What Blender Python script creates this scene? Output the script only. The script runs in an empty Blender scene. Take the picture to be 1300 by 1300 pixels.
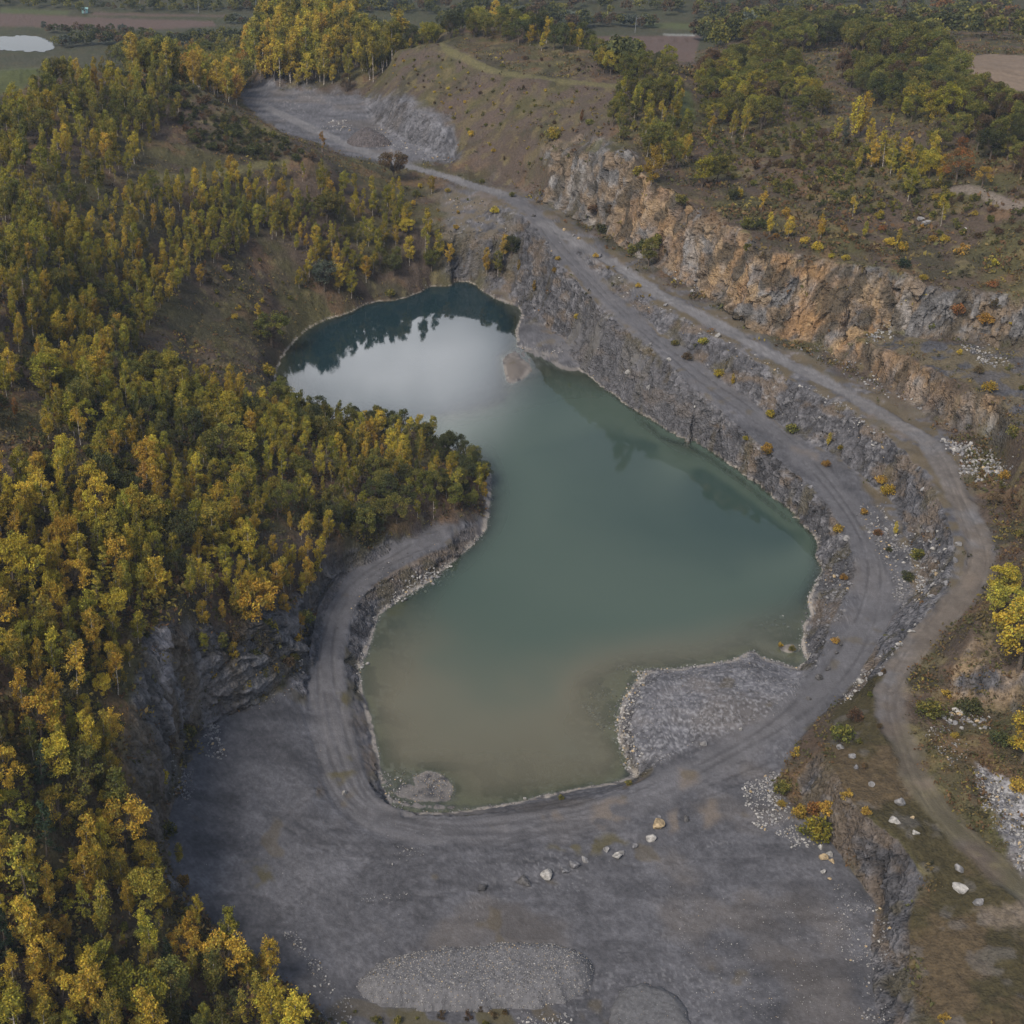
import bpy, math, random
import numpy as np
R = math.radians
rng = np.random.default_rng(7)
random.seed(7)
scene = bpy.context.scene
COL = scene.collection

# ------------------------------------------------------------------ camera model (metres, water level z = 0)
CH, PITCH, F, CX, CY = 120.0, R(27.5), 1800.0, 400.0, 650.0
cp, sp = math.cos(PITCH), math.sin(PITCH)

def tan_dep(py):
    return np.tan(PITCH + np.arctan((np.asarray(py, float) - CY) / F))

def at_z(px, py, z):
    """world point seen at a photo pixel if it lies at height z"""
    Y = (CH - z) / tan_dep(py)
    d = Y * cp + (CH - z) * sp
    return (px - CX) / F * d, Y

def z_at_Y(py, Y):
    return CH - Y * tan_dep(py)

Z0 = 10.0
def to_sv(X, Y):
    """plan position -> (s, v): coordinates in which the terrain grid gets finer towards the viewer"""
    Y = np.maximum(Y, 20.0)
    d = Y * cp + (CH - Z0) * sp
    return CX + F * X / d, CY + F * np.tan(np.arctan((CH - Z0) / Y) - PITCH)

def from_sv(s, v):
    Y = (CH - Z0) / tan_dep(v)
    d = Y * cp + (CH - Z0) * sp
    return (s - CX) * d / F, Y

# ------------------------------------------------------------------ noise
def _hash(ix, iy, seed):
    h = (ix.astype(np.int64) * 374761393 + iy.astype(np.int64) * 668265263 + seed * 974634777) & 0x7fffffff
    h = ((h ^ (h >> 13)) * 1274126177) & 0x7fffffff
    return ((h ^ (h >> 16)) & 0xffff) / 65535.0

def vnoise(x, y, seed=0):
    ix = np.floor(x).astype(np.int64); iy = np.floor(y).astype(np.int64)
    fx = x - ix; fy = y - iy
    fx = fx * fx * fx * (fx * (fx * 6 - 15) + 10); fy = fy * fy * fy * (fy * (fy * 6 - 15) + 10)
    a = _hash(ix, iy, seed); b = _hash(ix + 1, iy, seed)
    c = _hash(ix, iy + 1, seed); d = _hash(ix + 1, iy + 1, seed)
    return (a + (b - a) * fx) * (1 - fy) + (c + (d - c) * fx) * fy

def fbm(x, y, scale, octaves=4, seed=0, gain=0.5):
    """0..1 fractal noise, SCALE in metres"""
    t = 0.0; amp = 1.0; tot = 0.0; f = 1.0 / scale
    ca, sa = math.cos(0.6), math.sin(0.6)
    for o in range(octaves):
        t = t + amp * vnoise(x * f + 17.3 * o, y * f - 9.1 * o, seed + o)
        tot += amp; amp *= gain; f *= 2.03
        x, y = x * ca - y * sa, x * sa + y * ca
    return t / tot

def sstep(a, b, x):
    t = np.clip((x - a) / (b - a), 0, 1)
    return t * t * (3 - 2 * t)

# ------------------------------------------------------------------ terrain break lines (photo pixel x, y, height in metres)
LINES = []
def L(*pts): LINES.append([tuple(p) for p in pts])
def LY(*pts): LINES.append([(a, b, float(z_at_Y(b, Y))) for a, b, Y in pts])      # height from the distance Y

SHORE = [(625,602),(622,640),(618,672),(600,692),(575,712),(545,738),(510,758),(478,780),(474,800),(466,825),(455,850),(458,875),(470,910),(478,950),(485,990),
 (500,1032),(530,1033),(580,1030),(640,1022),(690,1010),(740,1000),(800,990),(808,986),(795,965),(785,930),(790,895),(805,870),(822,848),(850,851),(890,845),
 (930,838),(955,826),(970,836),(996,843),(1014,851),(1026,838),(1018,824),(1019,794),(1032,783),(1024,760),(1045,723),(1036,705),(1043,686),(1004,660),(950,615),
 (900,578),(865,562),(840,557),(825,540),(800,520),(772,497),(751,476),(716,450),(686,446),(658,441),(654,422),(662,403),(665,398),(659,387),(643,385),(627,379),(608,366),
 (604,358),(581,357),(549,360),(535,371),(511,381),(465,385),(443,398),(412,406),(391,417),(374,431),(358,452),(347,478),(352,495),(372,520),(410,536),(450,546),(490,551),
 (530,546),(560,562),(595,585),(625,602)]
L(*[(x, y, 0.0) for x, y in SHORE])
# lake bed
L((430,465,-7),(480,440,-9),(540,420,-9),(600,410,-7)); L((480,500,-9),(560,480,-9),(610,440,-7)); L((420,490,-6),(460,510,-6))
L((560,533,-.35),(600,524,-.3),(635,512,-.3),(652,492,-.25))
L((560,570,-2.5),(640,545,-2),(720,530,-2.2)); L((660,600,-4),(760,580,-5),(830,600,-6)); L((880,640,-7),(950,690,-7),(1000,720,-6)); L((700,680,-4),(820,700,-5),(930,760,-4.5))
L((770,512,-2.2),(805,542,-3),(835,566,-4),(880,592,-5),(940,634,-5),(990,678,-5),(1018,706,-4.5),(1012,740,-3.2),(1002,762,-1.8)); L((560,790,-2),(620,740,-3),(680,720,-3.6)); L((540,850,-1.7),(640,830,-2.6),(760,800,-3.4),(880,800,-3)); L((500,900,-1.1),(600,900,-1.7),(700,890,-1.8)); 
L((510,960,-.8),(600,960,-1.0),(700,960,-1.1),(770,965,-.9)); L((600,1000,-.55),(700,990,-.6),(760,985,-.5)); L((735,880,-.5),(760,925,-.4),(790,970,-.3)); L((735,880,-.5),(780,855,-.25),(815,848,-.15))
L((950,800,-.7),(1000,795,-.3)); L((960,820,-.8),(1000,838,-.5))
L((520,990,-.05),(540,980,.14),(560,986,.14),(572,1000,.06),(556,1016,.05),(530,1015,.08),(520,990,-.05)); L((505,985,-.1),(510,1010,.1))
L((635,453,-.05),(651,446,.02),(685,472,-.03),(644,491,-.05),(635,453,-.05)); L((646,460,.6),(660,469,.7),(651,477,.6))
L((988,819,.1),(997,827,.12),(1010,826,.1)); L((997,823,.3),(1007,823,.3)); L((978,814,-.4),(990,806,-.45),(1012,808,-.35)); L((984,832,-.35),(1020,833,-.15))
# spit and beach
L((668,415,1.1),(690,425,1.5),(750,456,3.0),(800,481,4.5),(850,508,6.0),(882,522,6.7)); L((668,432,1.0),(700,438,1.5)); L((625,366,.8),(650,374,.9)); L((690,412,1.4),(740,440,3.0))
# bank crest on the lower road's lake side
L((600,243,16.4),(640,262,16.7),(660,272,16.6),(690,305,16.3),(705,332,15.7),(730,362,14.9),(765,397,13.5),(800,427,12.2),(845,462,10.7),(890,503,8.9),(940,548,7.2),(990,590,6.2),(1030,622,5.7),(1060,660,5.3),(1078,690,5.0),(1086,725,4.7),(1072,760,4.4),(1055,790,4.0),(1040,830,3.5),(1030,850,3.2))
L((672,385,1.6),(690,395,2.2)); L((630,345,3),(655,360,2.5))
L((560,292,12),(600,296,12),(640,308,11))
# lower road centre
ROAD_LOW = [(640,247,16.6),(668,263,16.8),(690,283,16.8),(708,312,16.3),(740,345,15.4),(790,396,13.8),(850,446,11.7),(910,492,9.5),(965,532,7.8),(1010,568,6.8),(1058,622,6.0),(1098,676,5.4),(1116,721,5.0),(1110,775,4.6),(1082,829,4.1),(1045,874,3.7),(990,920,3.3),(930,955,3.0),(850,1000,2.8),(760,1040,2.6),(650,1052,2.3),(540,1055,2.2),(450,1025,1.8),(428,960,1.8),(414,880,1.9),(412,820,2.3),(430,760,3.2),(470,722,3.4),(520,696,3.2),(560,678,2.6)]
ROAD_FAR = [(330,132,21),(400,165,20),(450,188,19),(500,206,18),(560,223,17),(600,235,16.5),(640,247,16.6)]
ROAD_UP = [(690,283,16.8),(740,312,16.8),(800,350,16.5),(870,391,16),(900,408,15.8),(950,434,15.2),(1000,460,14.6),(1085,505,14),(1150,540,13.8),(1192,576,13.5),(1214,622,13.3),(1235,668,13.2),(1247,702,13),(1240,735,12.6),(1206,775,11.9),(1165,816,11),(1136,856,10.3),(1128,890,10),(1134,915,9.9),(1148,949,9.8),(1163,984,9.8),(1193,1030,9.8),(1231,1069,9.8),(1261,1099,9.8),(1320,1150,9.8)]
# inner wall crest and toe
L((760,332,16.6),(800,362,16.3),(860,400,15.9),(880,412,15.8),(900,423,15.6),(960,458,14.7),(1020,492,14),(1080,523,13.7),(1120,547,13.6),(1150,580,13.4),(1173,600,13.3),(1200,656,13.1),(1209,697,12.8),(1204,740,12),(1184,766,11),(1155,800,9.6),(1136,824,8.6),(1120,846,7.6),(1096,866,6.6),(1072,890,6),(1052,925,6.2),(1046,960,7.2),(1053,976,8),(1075,1012,9.2),(1100,1040,9.5),(1143,1073,9.4),(1166,1106,8.9),(1186,1126,8.5),(1164,1150,7.4),(1152,1176,6.8),(1158,1216,6.5),(1175,1266,6.3),(1190,1310,6.3))
L((750,350,15.3),(800,394,13.9),(840,423,12.6),(880,452,11.4),(930,492,9.5),(946,503,9),(977,527,8.1),(1048,571,7.1),(1091,597,6.8),(1109,614,6.6),(1138,636,6.3),(1149,680,5.9),(1170,711,5.9),(1172,743,5.7),(1140,783,5.1),(1116,816,4.6),(1090,859,4.1),(1062,884,3.9),(1025,915,3.7),(1012,950,3.6),(1012,1000,3.4),(1036,1040,3.1),(1064,1075,3),(1098,1126,3),(1114,1150,3),(1106,1183,3),(1108,1233,3),(1116,1310,3))
L((1110,690,5.7),(1130,740,5.3))
# floor
L((900,1010,2.9),(900,1100,2.7),(900,1200,2.6),(900,1320,2.6)); L((700,1110,2.5),(700,1200,2.5),(650,1320,2.5)); L((400,1000,3.1),(350,1100,3),(450,1150,2.7),(500,1250,2.5)); L((300,960,4.2),(280,1050,3.8)); L((1040,1150,2.8),(1050,1300,2.8))
L((512,1040,1.0),(580,1038,1.0),(690,1018,1.1),(790,998,1.3)); L((446,846,1.1),(452,890,1.0),(466,945,.9),(477,1000,.9)); 
# gravel terrace south east of the lake
L((805,960,2.1),(798,920,1.9),(812,885,1.8),(835,862,1.7),(890,858,1.8),(940,850,1.9),(1000,862,2.4)); L((850,900,2.6),(920,890,3.3),(980,885,3.2)); L((956,834,1.2),(957,830,1.3))
L((830,975,2.8),(900,940,3.0),(980,905,3.4),(1020,875,3.6))
# left cliff toe, mid and crest
L((590,665,2.6),(520,683,4),(440,712,5),(405,760,4.8),(390,830,4.4),(350,880,4.4),(300,905,4.8),(255,930,5.2),(228,980,5.2),(208,1050,4.7),(215,1110,4.2),(262,1170,3.6),(322,1220,3.1),(392,1272,2.6),(430,1320,2.5))
L((395,745,8),(360,775,10),(320,800,13),(285,812,14.5),(245,832,15.5),(222,850,16.5),(206,900,15.5),(196,960,14.5),(188,1020,12.5),(192,1085,9.5),(236,1150,6.5))
L((540,655,5),(470,680,7.6),(400,690,11),(340,700,16),(290,720,19),(230,760,23),(195,800,23),(172,860,22),(158,930,20.5),(152,990,19),(160,1050,16.5),(182,1100,12.5),(226,1160,9),(296,1215,5.8),(376,1280,3.6))
# west hill
L((330,505,6.5),(326,470,6),(330,430,5),(352,396,5),(385,376,5),(412,369,5),(440,362,5),(480,346,5),(540,336,5),(575,334,5.5))
L((360,548,11),(310,520,12),(270,490,12),(240,450,12),(258,405,12),(300,365,12),(350,335,12),(412,315,12),(440,308,12),(490,300,12),(545,290,12.5))
L((200,500,20),(150,430,20),(181,361,20),(250,310,20),(330,275,20),(412,257,20),(450,250,19.5),(482,243,18))
L((60,470,28),(100,380,28),(130,320,28),(200,265,29),(280,224,28.5),(360,206,28))
L((440,222,22.5),(420,212,26),(395,195,29.5),(350,165,33),(300,140,38),(250,110,42),(200,92,44),(130,87,46),(60,86,49),(-60,90,50),(-250,90,50))
L((470,205,19),(430,192,19.5)); L((320,150,21.2),(380,178,20.5))
L((100,200,38.5),(0,250,40.5),(-150,260,42)); L((0,110,48),(-200,120,49)); L((60,320,36),(0,400,38),(-150,420,40)); L((-100,560,37),(0,550,36),(100,520,31),(150,510,26)); L((-100,620,36),(0,640,34.5),(100,620,31),(200,570,24),(300,550,17),(380,565,12),(450,600,9.5),(520,620,6.5),(585,630,3.8))
L((-100,720,35),(0,720,34),(100,740,29),(150,770,26)); L((-100,860,32),(0,850,31),(90,850,27)); L((-120,1000,29),(0,1000,27),(90,960,23.5)); L((-120,1160,24),(0,1150,22),(90,1150,16)); L((-100,1320,17),(0,1310,14),(140,1260,9.5),(250,1310,6),(330,1320,4)); L((60,660,32.5),(250,640,21),(330,620,16.5))
L((420,530,3),(480,545,2.6),(540,555,1.8),(600,590,1.2)); L((400,600,11.5),(500,650,6.5))
# excavation and far ridge
L((306,118,21),(330,112,21.3),(400,117,21.3),(460,124,21)); L((465,150,19.8),(500,170,19.4),(540,193,18.4),(576,204,17.6)); LY((462,128,490),(500,127,463),(530,140,446),(561,161,434),(582,186,428))
LY((330,82,525),(400,82,525),(460,85,520)); LY((330,48,570),(450,48,570)); L((420,195,19.4),(360,150,20.4))
L((600,222,17),(660,240,17),(720,268,17),(770,296,17),(800,318,17),(831,337,16.8),(885,366,16.4),(930,396,15.9),(961,422,15.4),(1032,436,14.8),(1062,457,14.4),(1115,479,14.1),(1165,512,13.9),(1208,541,13.7),(1262,566,13.6),(1290,640,13.6),(1320,700,14))
LY((500,66,500),(540,56,490),(580,64,473),(610,80,458),(640,92,446),(680,98,436),(720,102,430),(790,107,415),(850,112,405)); LY((560,38,520),(620,30,520),(700,50,480),(780,70,455),(860,85,440))
LY((640,160,418),(700,170,398),(740,185,382)); LY((745,150,392),(800,140,385),(860,140,385)) 
# main cliff crest
LY((700,190,388),(735,196,373),(761,190,364),(772,198,357),(799,190,351),(812,222,340),(837,233,333),(858,243,328),(883,267,320),(896,280,317),(918,286,308),(947,292,302),(961,315,291.5),(983,325,289),(1032,328,288),(1097,340,281),(1152,346,275),(1165,359,272),(1205,374,270),(1238,370,268),(1297,383,262),(1400,395,256))
# upper bench
L((1068,428,15.5),(1097,424,18.5),(1118,416,20),(1155,426,20.3),(1208,432,20.6),(1297,448,21),(1420,470,21)); LY((1085,427,271),(1115,442,263.5),(1165,463,251.5),(1223,491,239.5),(1269,507,233.5),(1290,545,222),(1330,600,205))
L((1260,470,21),(1320,500,21))
# upper right plateau and hills
LY((850,180,375),(950,230,343),(1050,270,308),(1150,300,300),(1297,330,276)); LY((900,150,400),(1000,180,362),(1090,190,345),(1180,230,318),(1290,250,296),(1420,265,285)); LY((950,120,415),(1100,130,395),(1200,150,350),(1300,160,330)); LY((900,95,450),(1000,95,450),(1060,66,478),(1150,75,455),(1230,85,420),(1320,90,410)); LY((1250,72,460),(1320,68,460),(1420,70,450))
LY((880,70,560),(950,45,600),(1050,35,640),(1200,40,600),(1350,40,600))
# east of the upper road
L((1204,880,10.8),(1230,905,10.8),(1290,900,12)); L((1215,842,13.2),(1232,800,16),(1250,775,16.5),(1300,762,18.5),(1420,780,20)); L((1246,850,14.8),(1300,850,15.6)); L((1290,690,15),(1320,740,16.5)); L((1230,960,11),(1300,960,12.5),(1420,970,15)); L((1260,1020,11),(1310,1080,11.2)); L((1250,650,14),(1300,600,17),(1330,560,20)); L((1160,930,10.2),(1190,960,10.4))
L((1100,930,8.8),(1085,960,8.8),(1120,1000,9.6),(1150,1050,9.6)); L((1210,1130,8.6),(1205,1200,7.6),(1235,1300,7.2)); L((1300,1180,9.6),(1310,1300,8.6),(1420,1310,9))
# the plain and the hills beyond
for YY, zz in ((625, 1.0), (680, 0), (740, 0), (800, 0), (860, 0.5), (930, 3.0), (1010, 18), (1150, 62), (1400, 130), (1800, 190), (2250, 210)):
    pts = []
    for X in np.linspace(-900, 1300, 90):
        if YY < 700 and X > 120: continue
        z = zz
        if YY > 900: z = zz * (0.8 + 0.45 * math.sin(X * 0.006 + 1) ** 2) * (0.12 + 0.88 * min(1, max(0, (X + 120) / 320)))
        pts.append((X, YY, z))
    LINES.append(('xyz', pts))

def densify(pts, step=1.2):
    out = []
    for a, b in zip(pts[:-1], pts[1:]):
        n = max(1, int(math.hypot(b[0]-a[0], b[1]-a[1]) / step))
        for i in range(n):
            t = i / n; out.append(tuple(a[k] + (b[k]-a[k]) * t for k in range(len(a))))
    out.append(pts[-1]); return out

def smooth_line(pts, it=2):
    for _ in range(it):
        q = [pts[0]]
        for a, b in zip(pts[:-1], pts[1:]):
            q.append(tuple(a[k]*.75 + b[k]*.25 for k in range(len(a)))); q.append(tuple(a[k]*.25 + b[k]*.75 for k in range(len(a))))
        q.append(pts[-1]); pts = q
    return pts

def line_world(pts):
    p = np.array(densify(smooth_line(pts)), float)
    X, Y = at_z(p[:,0], p[:,1], p[:,2])
    return X, Y, p[:,2]

def road_strip(pts, width):
    X, Y, Z = line_world(pts)
    dx, dy = np.gradient(X), np.gradient(Y); n = np.hypot(dx, dy) + 1e-9
    return [(X + o*width*-dy/n, Y + o*width*dx/n, Z) for o in (-.5, -.25, 0, .25, .5)]

DS = 2.5
S0, S1, V0, V1 = -480.0, 1980.0, -180.0, 1520.0
NS, NV = int((S1-S0)/DS)+1, int((V1-V0)/DS)+1
CXs, CYs, CZs = [], [], []
for ln in LINES:
    if ln[0] == 'xyz':
        a = np.array(densify(ln[1], 6.0)); CXs.append(a[:,0]); CYs.append(a[:,1]); CZs.append(a[:,2])
    else:
        a = np.array(densify(ln), float); X, Y = at_z(a[:,0], a[:,1], a[:,2]); CXs.append(X); CYs.append(Y); CZs.append(a[:,2])
for pts, w in ((ROAD_LOW, 5.5), (ROAD_FAR, 5.0), (ROAD_UP, 4.4)):
    for X, Y, Z in road_strip(pts, w): CXs.append(X); CYs.append(Y); CZs.append(Z)
CXa, CYa, CZa = map(np.concatenate, (CXs, CYs, CZs))
Cs, Cv = to_sv(CXa, CYa)

def solve():
    """membrane through the break lines, coarse to fine"""
    Zc = None
    for lev in (8, 4, 2, 1):
        ds = DS * lev
        ns, nv = int((S1-S0)/ds)+1, int((V1-V0)/ds)+1
        i = np.rint((Cs-S0)/ds).astype(int); j = np.rint((Cv-V0)/ds).astype(int)
        ok = (i >= 0) & (i < ns) & (j >= 0) & (j < nv)
        k = j[ok]*ns + i[ok]
        cnt = np.bincount(k, minlength=ns*nv).astype(float); sm = np.bincount(k, weights=CZa[ok], minlength=ns*nv)
        fixed = (cnt > 0).reshape(nv, ns); val = np.where(cnt > 0, sm/np.maximum(cnt, 1), 0).reshape(nv, ns)
        if Zc is None: Z = np.full((nv, ns), 15.0)
        else:
            jj = np.linspace(0, Zc.shape[0]-1, nv); ii = np.linspace(0, Zc.shape[1]-1, ns)
            j0 = np.minimum(jj.astype(int), Zc.shape[0]-2); i0 = np.minimum(ii.astype(int), Zc.shape[1]-2)
            fj = (jj-j0)[:,None]; fi = (ii-i0)[None,:]
            Z = (Zc[j0][:,i0]*(1-fi)+Zc[j0][:,i0+1]*fi)*(1-fj) + (Zc[j0+1][:,i0]*(1-fi)+Zc[j0+1][:,i0+1]*fi)*fj
        Z[fixed] = val[fixed]
        jg, ig = np.indices((nv, ns)); red = ((jg+ig) % 2 == 0)
        free = ~fixed
        for it in range({8: 400, 4: 200, 2: 120, 1: 70}[lev]):
            for c in (red, ~red):
                P = np.pad(Z, 1, mode='edge')
                avg = .25*(P[:-2,1:-1]+P[2:,1:-1]+P[1:-1,:-2]+P[1:-1,2:])
                m = c & free
                Z[m] += 1.6*(avg-Z)[m] if it < 380 else (avg-Z)[m]
        Zc = Z
    P = np.pad(Zc, 1, mode='edge')
    for _ in range(2):
        P[1:-1,1:-1] = .5*P[1:-1,1:-1] + .125*(P[:-2,1:-1]+P[2:,1:-1]+P[1:-1,:-2]+P[1:-1,2:])
    return P[1:-1,1:-1].copy()
ZG = solve()

def sample(G, s, v):
    a = np.clip((s-S0)/DS, 0, NS-1.001); b = np.clip((v-V0)/DS, 0, NV-1.001)
    i = a.astype(int); j = b.astype(int); fi = a-i; fj = b-j
    return (G[j,i]*(1-fi)+G[j,i+1]*fi)*(1-fj)+(G[j+1,i]*(1-fi)+G[j+1,i+1]*fi)*fj

def H(X, Y):
    X = np.asarray(X, float); Y = np.asarray(Y, float)
    s, v = to_sv(X, Y)
    return sample(ZG, s, v)

def hit(px, py):
    """where the photo's pixel meets the terrain: X, Y, z"""
    px = np.atleast_1d(np.asarray(px, float)); py = np.atleast_1d(np.asarray(py, float))
    t = tan_dep(py); prev = np.full(px.shape, 60.0); done = np.zeros(px.shape, bool); res = np.full(px.shape, 1500.0)
    Yn = 60.0
    for Yq in np.concatenate([np.arange(61, 500, .6), np.arange(500, 1600, 2.5)]):
        z = CH - Yq*t; d = Yq*cp+(CH-z)*sp; X = (px-CX)/F*d
        h = H(X, np.full(px.shape, Yq))
        new = (~done) & (z <= h)
        res[new] = Yq; done |= new
        if done.all(): break
    z = CH - res*t; X = (px-CX)/F*(res*cp+(CH-z)*sp)
    return X, res, H(X, res)
# ------------------------------------------------------------------ plan masks (on a finer s, v grid)
DP = 1.25
PS, PV = int((S1-S0)/DP)+1, int((V1-V0)/DP)+1
sp_g, vp_g = np.meshgrid(S0 + DP*np.arange(PS), V0 + DP*np.arange(PV))
PX, PY = from_sv(sp_g, vp_g)

def psample(M, s, v):
    a = np.clip((s-S0)/DP, 0, PS-1.001); b = np.clip((v-V0)/DP, 0, PV-1.001)
    i = a.astype(int); j = b.astype(int); fi = a-i; fj = b-j
    return (M[j,i]*(1-fi)+M[j,i+1]*fi)*(1-fj)+(M[j+1,i]*(1-fi)+M[j+1,i+1]*fi)*fj

def plan(pts, closed=False):
    """photo outline -> plan coordinates on the terrain"""
    p = np.array(densify([tuple(map(float, q[:2])) for q in (list(pts) + ([pts[0]] if closed else []))], 6.0))
    X, Y, Z = hit(p[:,0], p[:,1]); return X, Y

def poly_mask(pts, soft=4.0, wobble=5.0, seed=1, world=None):
    """1 inside a plan polygon, with a soft uneven edge (SOFT, WOBBLE in grid units ~ 0.1 to 0.4 m)"""
    X, Y = world if world is not None else plan(pts, True)
    s, v = to_sv(X, Y)
    m = np.zeros((PV, PS), np.float32)
    i0 = max(0, int((s.min()-30-S0)/DP)); i1 = min(PS, int((s.max()+30-S0)/DP)+1)
    j0 = max(0, int((v.min()-30-V0)/DP)); j1 = min(PV, int((v.max()+30-V0)/DP)+1)
    if i1 <= i0 or j1 <= j0: return m
    a = sp_g[j0:j1,i0:i1]; b = vp_g[j0:j1,i0:i1]
    if wobble:
        x, y = PX[j0:j1,i0:i1], PY[j0:j1,i0:i1]
        a = a + wobble*2*(fbm(x, y, 4.0, 3, seed+50)-.5); b = b + wobble*2*(fbm(x, y, 4.0, 3, seed+70)-.5)
    ins = np.zeros(a.shape, bool); dist = np.full(a.shape, 1e9)
    for k in range(len(s)):
        x0, y0, x1, y1 = s[k-1], v[k-1], s[k], v[k]
        c = ((y0 > b) != (y1 > b)) & (a < (x1-x0)*(b-y0)/((y1-y0) if y1 != y0 else 1e-9)+x0)
        ins ^= c
        if soft > 0:
            ex, ey = x1-x0, y1-y0; l2 = ex*ex+ey*ey+1e-9
            bx0, bx1 = min(x0,x1)-soft*2, max(x0,x1)+soft*2; by0, by1 = min(y0,y1)-soft*2, max(y0,y1)+soft*2
            near = (a > bx0) & (a < bx1) & (b > by0) & (b < by1)
            if near.any():
                an, bn = a[near], b[near]
                t = np.clip(((an-x0)*ex+(bn-y0)*ey)/l2, 0, 1)
                dist[near] = np.minimum(dist[near], (an-x0-t*ex)**2+(bn-y0-t*ey)**2)
    sd = np.where(ins, 1, -1)*np.sqrt(np.minimum(dist, 1e8))
    m[j0:j1,i0:i1] = sstep(-soft, soft, sd) if soft > 0 else ins
    return m

def line_mask(X, Y, half, lateral=False):
    """distance to a plan line in units of HALF metres: 1 on the line, 0 at HALF and beyond"""
    m = np.zeros((PV, PS), np.float32)
    s, v = to_sv(X, Y); d = Y*cp+110*sp
    last = None
    for k in range(len(X)):
        if last is not None and math.hypot(X[k]-last[0], Y[k]-last[1]) < half*.22: continue
        last = (X[k], Y[k])
        rs = half*F/d[k]*1.05+2
        va, vb = to_sv(X[k:k+1], np.array([Y[k]+half]))[1][0], to_sv(X[k:k+1], np.array([Y[k]-half]))[1][0]
        i0 = max(0, int((s[k]-rs-S0)/DP)-1); i1 = min(PS, int((s[k]+rs-S0)/DP)+2); j0 = max(0, int((va-V0)/DP)-1); j1 = min(PV, int((vb-V0)/DP)+2)
        if i1 <= i0 or j1 <= j0: continue
        q = 1-np.hypot(PX[j0:j1,i0:i1]-X[k], PY[j0:j1,i0:i1]-Y[k])/half
        np.maximum(m[j0:j1,i0:i1], q, out=m[j0:j1,i0:i1])
    return np.maximum(m, 0)

def path_mask(pts, half):
    p = np.array(densify(smooth_line([tuple(map(float, q)) for q in pts]), 2.0)); X, Y, Z = hit(p[:,0], p[:,1])
    return line_mask(X, Y, half)

rl = line_world(ROAD_LOW); rf = line_world(ROAD_FAR); ru = line_world(ROAD_UP)
M_low = line_mask(rl[0], rl[1], 4.2); M_far = line_mask(rf[0], rf[1], 3.6); M_up = line_mask(ru[0], ru[1], 3.2)
M_spit = path_mask([(700,428),(750,455),(800,481),(850,508),(882,520),(905,515)], 3.2)
wob = fbm(PX, PY, 3.0, 3, 5)-.5
M_road = np.maximum.reduce([sstep(.28,.42, M_far+wob*.2), sstep(.26,.58, M_up+wob*.5)])
M_track = np.maximum(sstep(.22,.58, M_low+wob*.6), .8*sstep(.3,.6, M_spit+wob*.3))
RUT = np.zeros((PV, PS), np.float32)
for (X, Y, Z), offs in ((rl, (-1.3,.8)), (ru, (-.85,.85)), (rf, (-.9,.9))):
    dx, dy = np.gradient(X), np.gradient(Y); n = np.hypot(dx, dy)+1e-9
    for o in offs: RUT = np.maximum(RUT, line_mask(X - (o+.5*np.sin(np.arange(len(X))*.02+o))*dy/n, Y + (o+.5*np.sin(np.arange(len(X))*.02+o))*dx/n, .55))
for pts in ([(420,1000),(450,1050),(520,1085),(640,1085),(780,1050),(900,990)], [(400,960),(430,1040),(500,1072),(620,1070),(760,1045),(880,985)], [(560,1075),(700,1062),(830,1030),(930,975)], [(440,1040),(560,1100),(700,1095),(820,1060),(900,1010)], [(460,1150),(620,1130),(800,1100),(980,1090)],
            [(880,1000),(960,960),(1040,895)], [(700,1080),(800,1050),(860,1020)]):
    RUT = np.maximum(RUT, .8*path_mask(pts, .6)); 

for k_, o in enumerate((-6.2,-3.6,4.2,8.0,12.0)):
    X, Y, Z = rl; a_, b_ = (int(len(X)*.50), int(len(X)*.86)) if k_ % 2 else (int(len(X)*.56), int(len(X)*.80)); X, Y = X[a_:b_], Y[a_:b_]; dx, dy = np.gradient(X), np.gradient(Y); n = np.hypot(dx, dy)+1e-9; t_ = np.linspace(0, 1, len(X)); oo = o*(.6+.6*np.sin(t_*3.0+k_))
    for e_ in (-.85,.85): RUT = np.maximum(RUT, .9*line_mask(X-(oo+e_)*dy/n, Y+(oo+e_)*dx/n, .5))
FLOOR_O = [(622,650),(560,671),(500,688),(440,716),(405,765),(390,830),(350,880),(300,905),(255,930),(228,980),(208,1050),(215,1110),(262,1170),(322,1222),(392,1275),(440,1330),(1118,1330),(1112,1233),(1108,1183),(1116,1150),(1096,1122),(1060,1066),(1015,1035),(985,1000),(1008,950),(1052,905),(1090,862),(1116,818),(1138,786),(1160,750),(1140,690),(1112,640),(1088,600),(1048,573),(977,530),(946,506),(900,480),(850,450),(790,420),(700,420),(655,400),(640,380),(600,450),(600,560)]
M_floor = poly_mask(FLOOR_O, 5, 8, 11)
QUARRY_E = [(560,240),(640,236),(700,262),(790,325),(850,360),(930,402),(1000,440),(1090,482),(1160,515),(1215,560),(1240,640),(1262,700),(1255,742),(1200,800),(1150,850),(1140,900),(1060,880),(1100,820),(1000,600),(850,470),(700,440),(630,380),(570,350)]
M_qe = poly_mask(QUARRY_E, 8, 10, 21)
M_exc = poly_mask([(300,118),(330,108),(400,118),(465,124),(520,124),(575,165),(584,204),(540,208),(500,212),(440,196),(380,175),(330,150)], 4, 5, 31)
M_cliff = poly_mask([(690,185),(735,175),(775,178),(800,183),(840,228),(890,265),(950,288),(985,318),(1032,322),(1100,335),(1150,343),(1205,368),(1297,378),(1400,390),(1400,470),(1297,450),(1208,434),(1150,430),(1100,424),(1062,455),(1032,440),(960,424),(885,372),(831,345),(770,300),(700,262)], 4, 6, 41)
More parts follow.
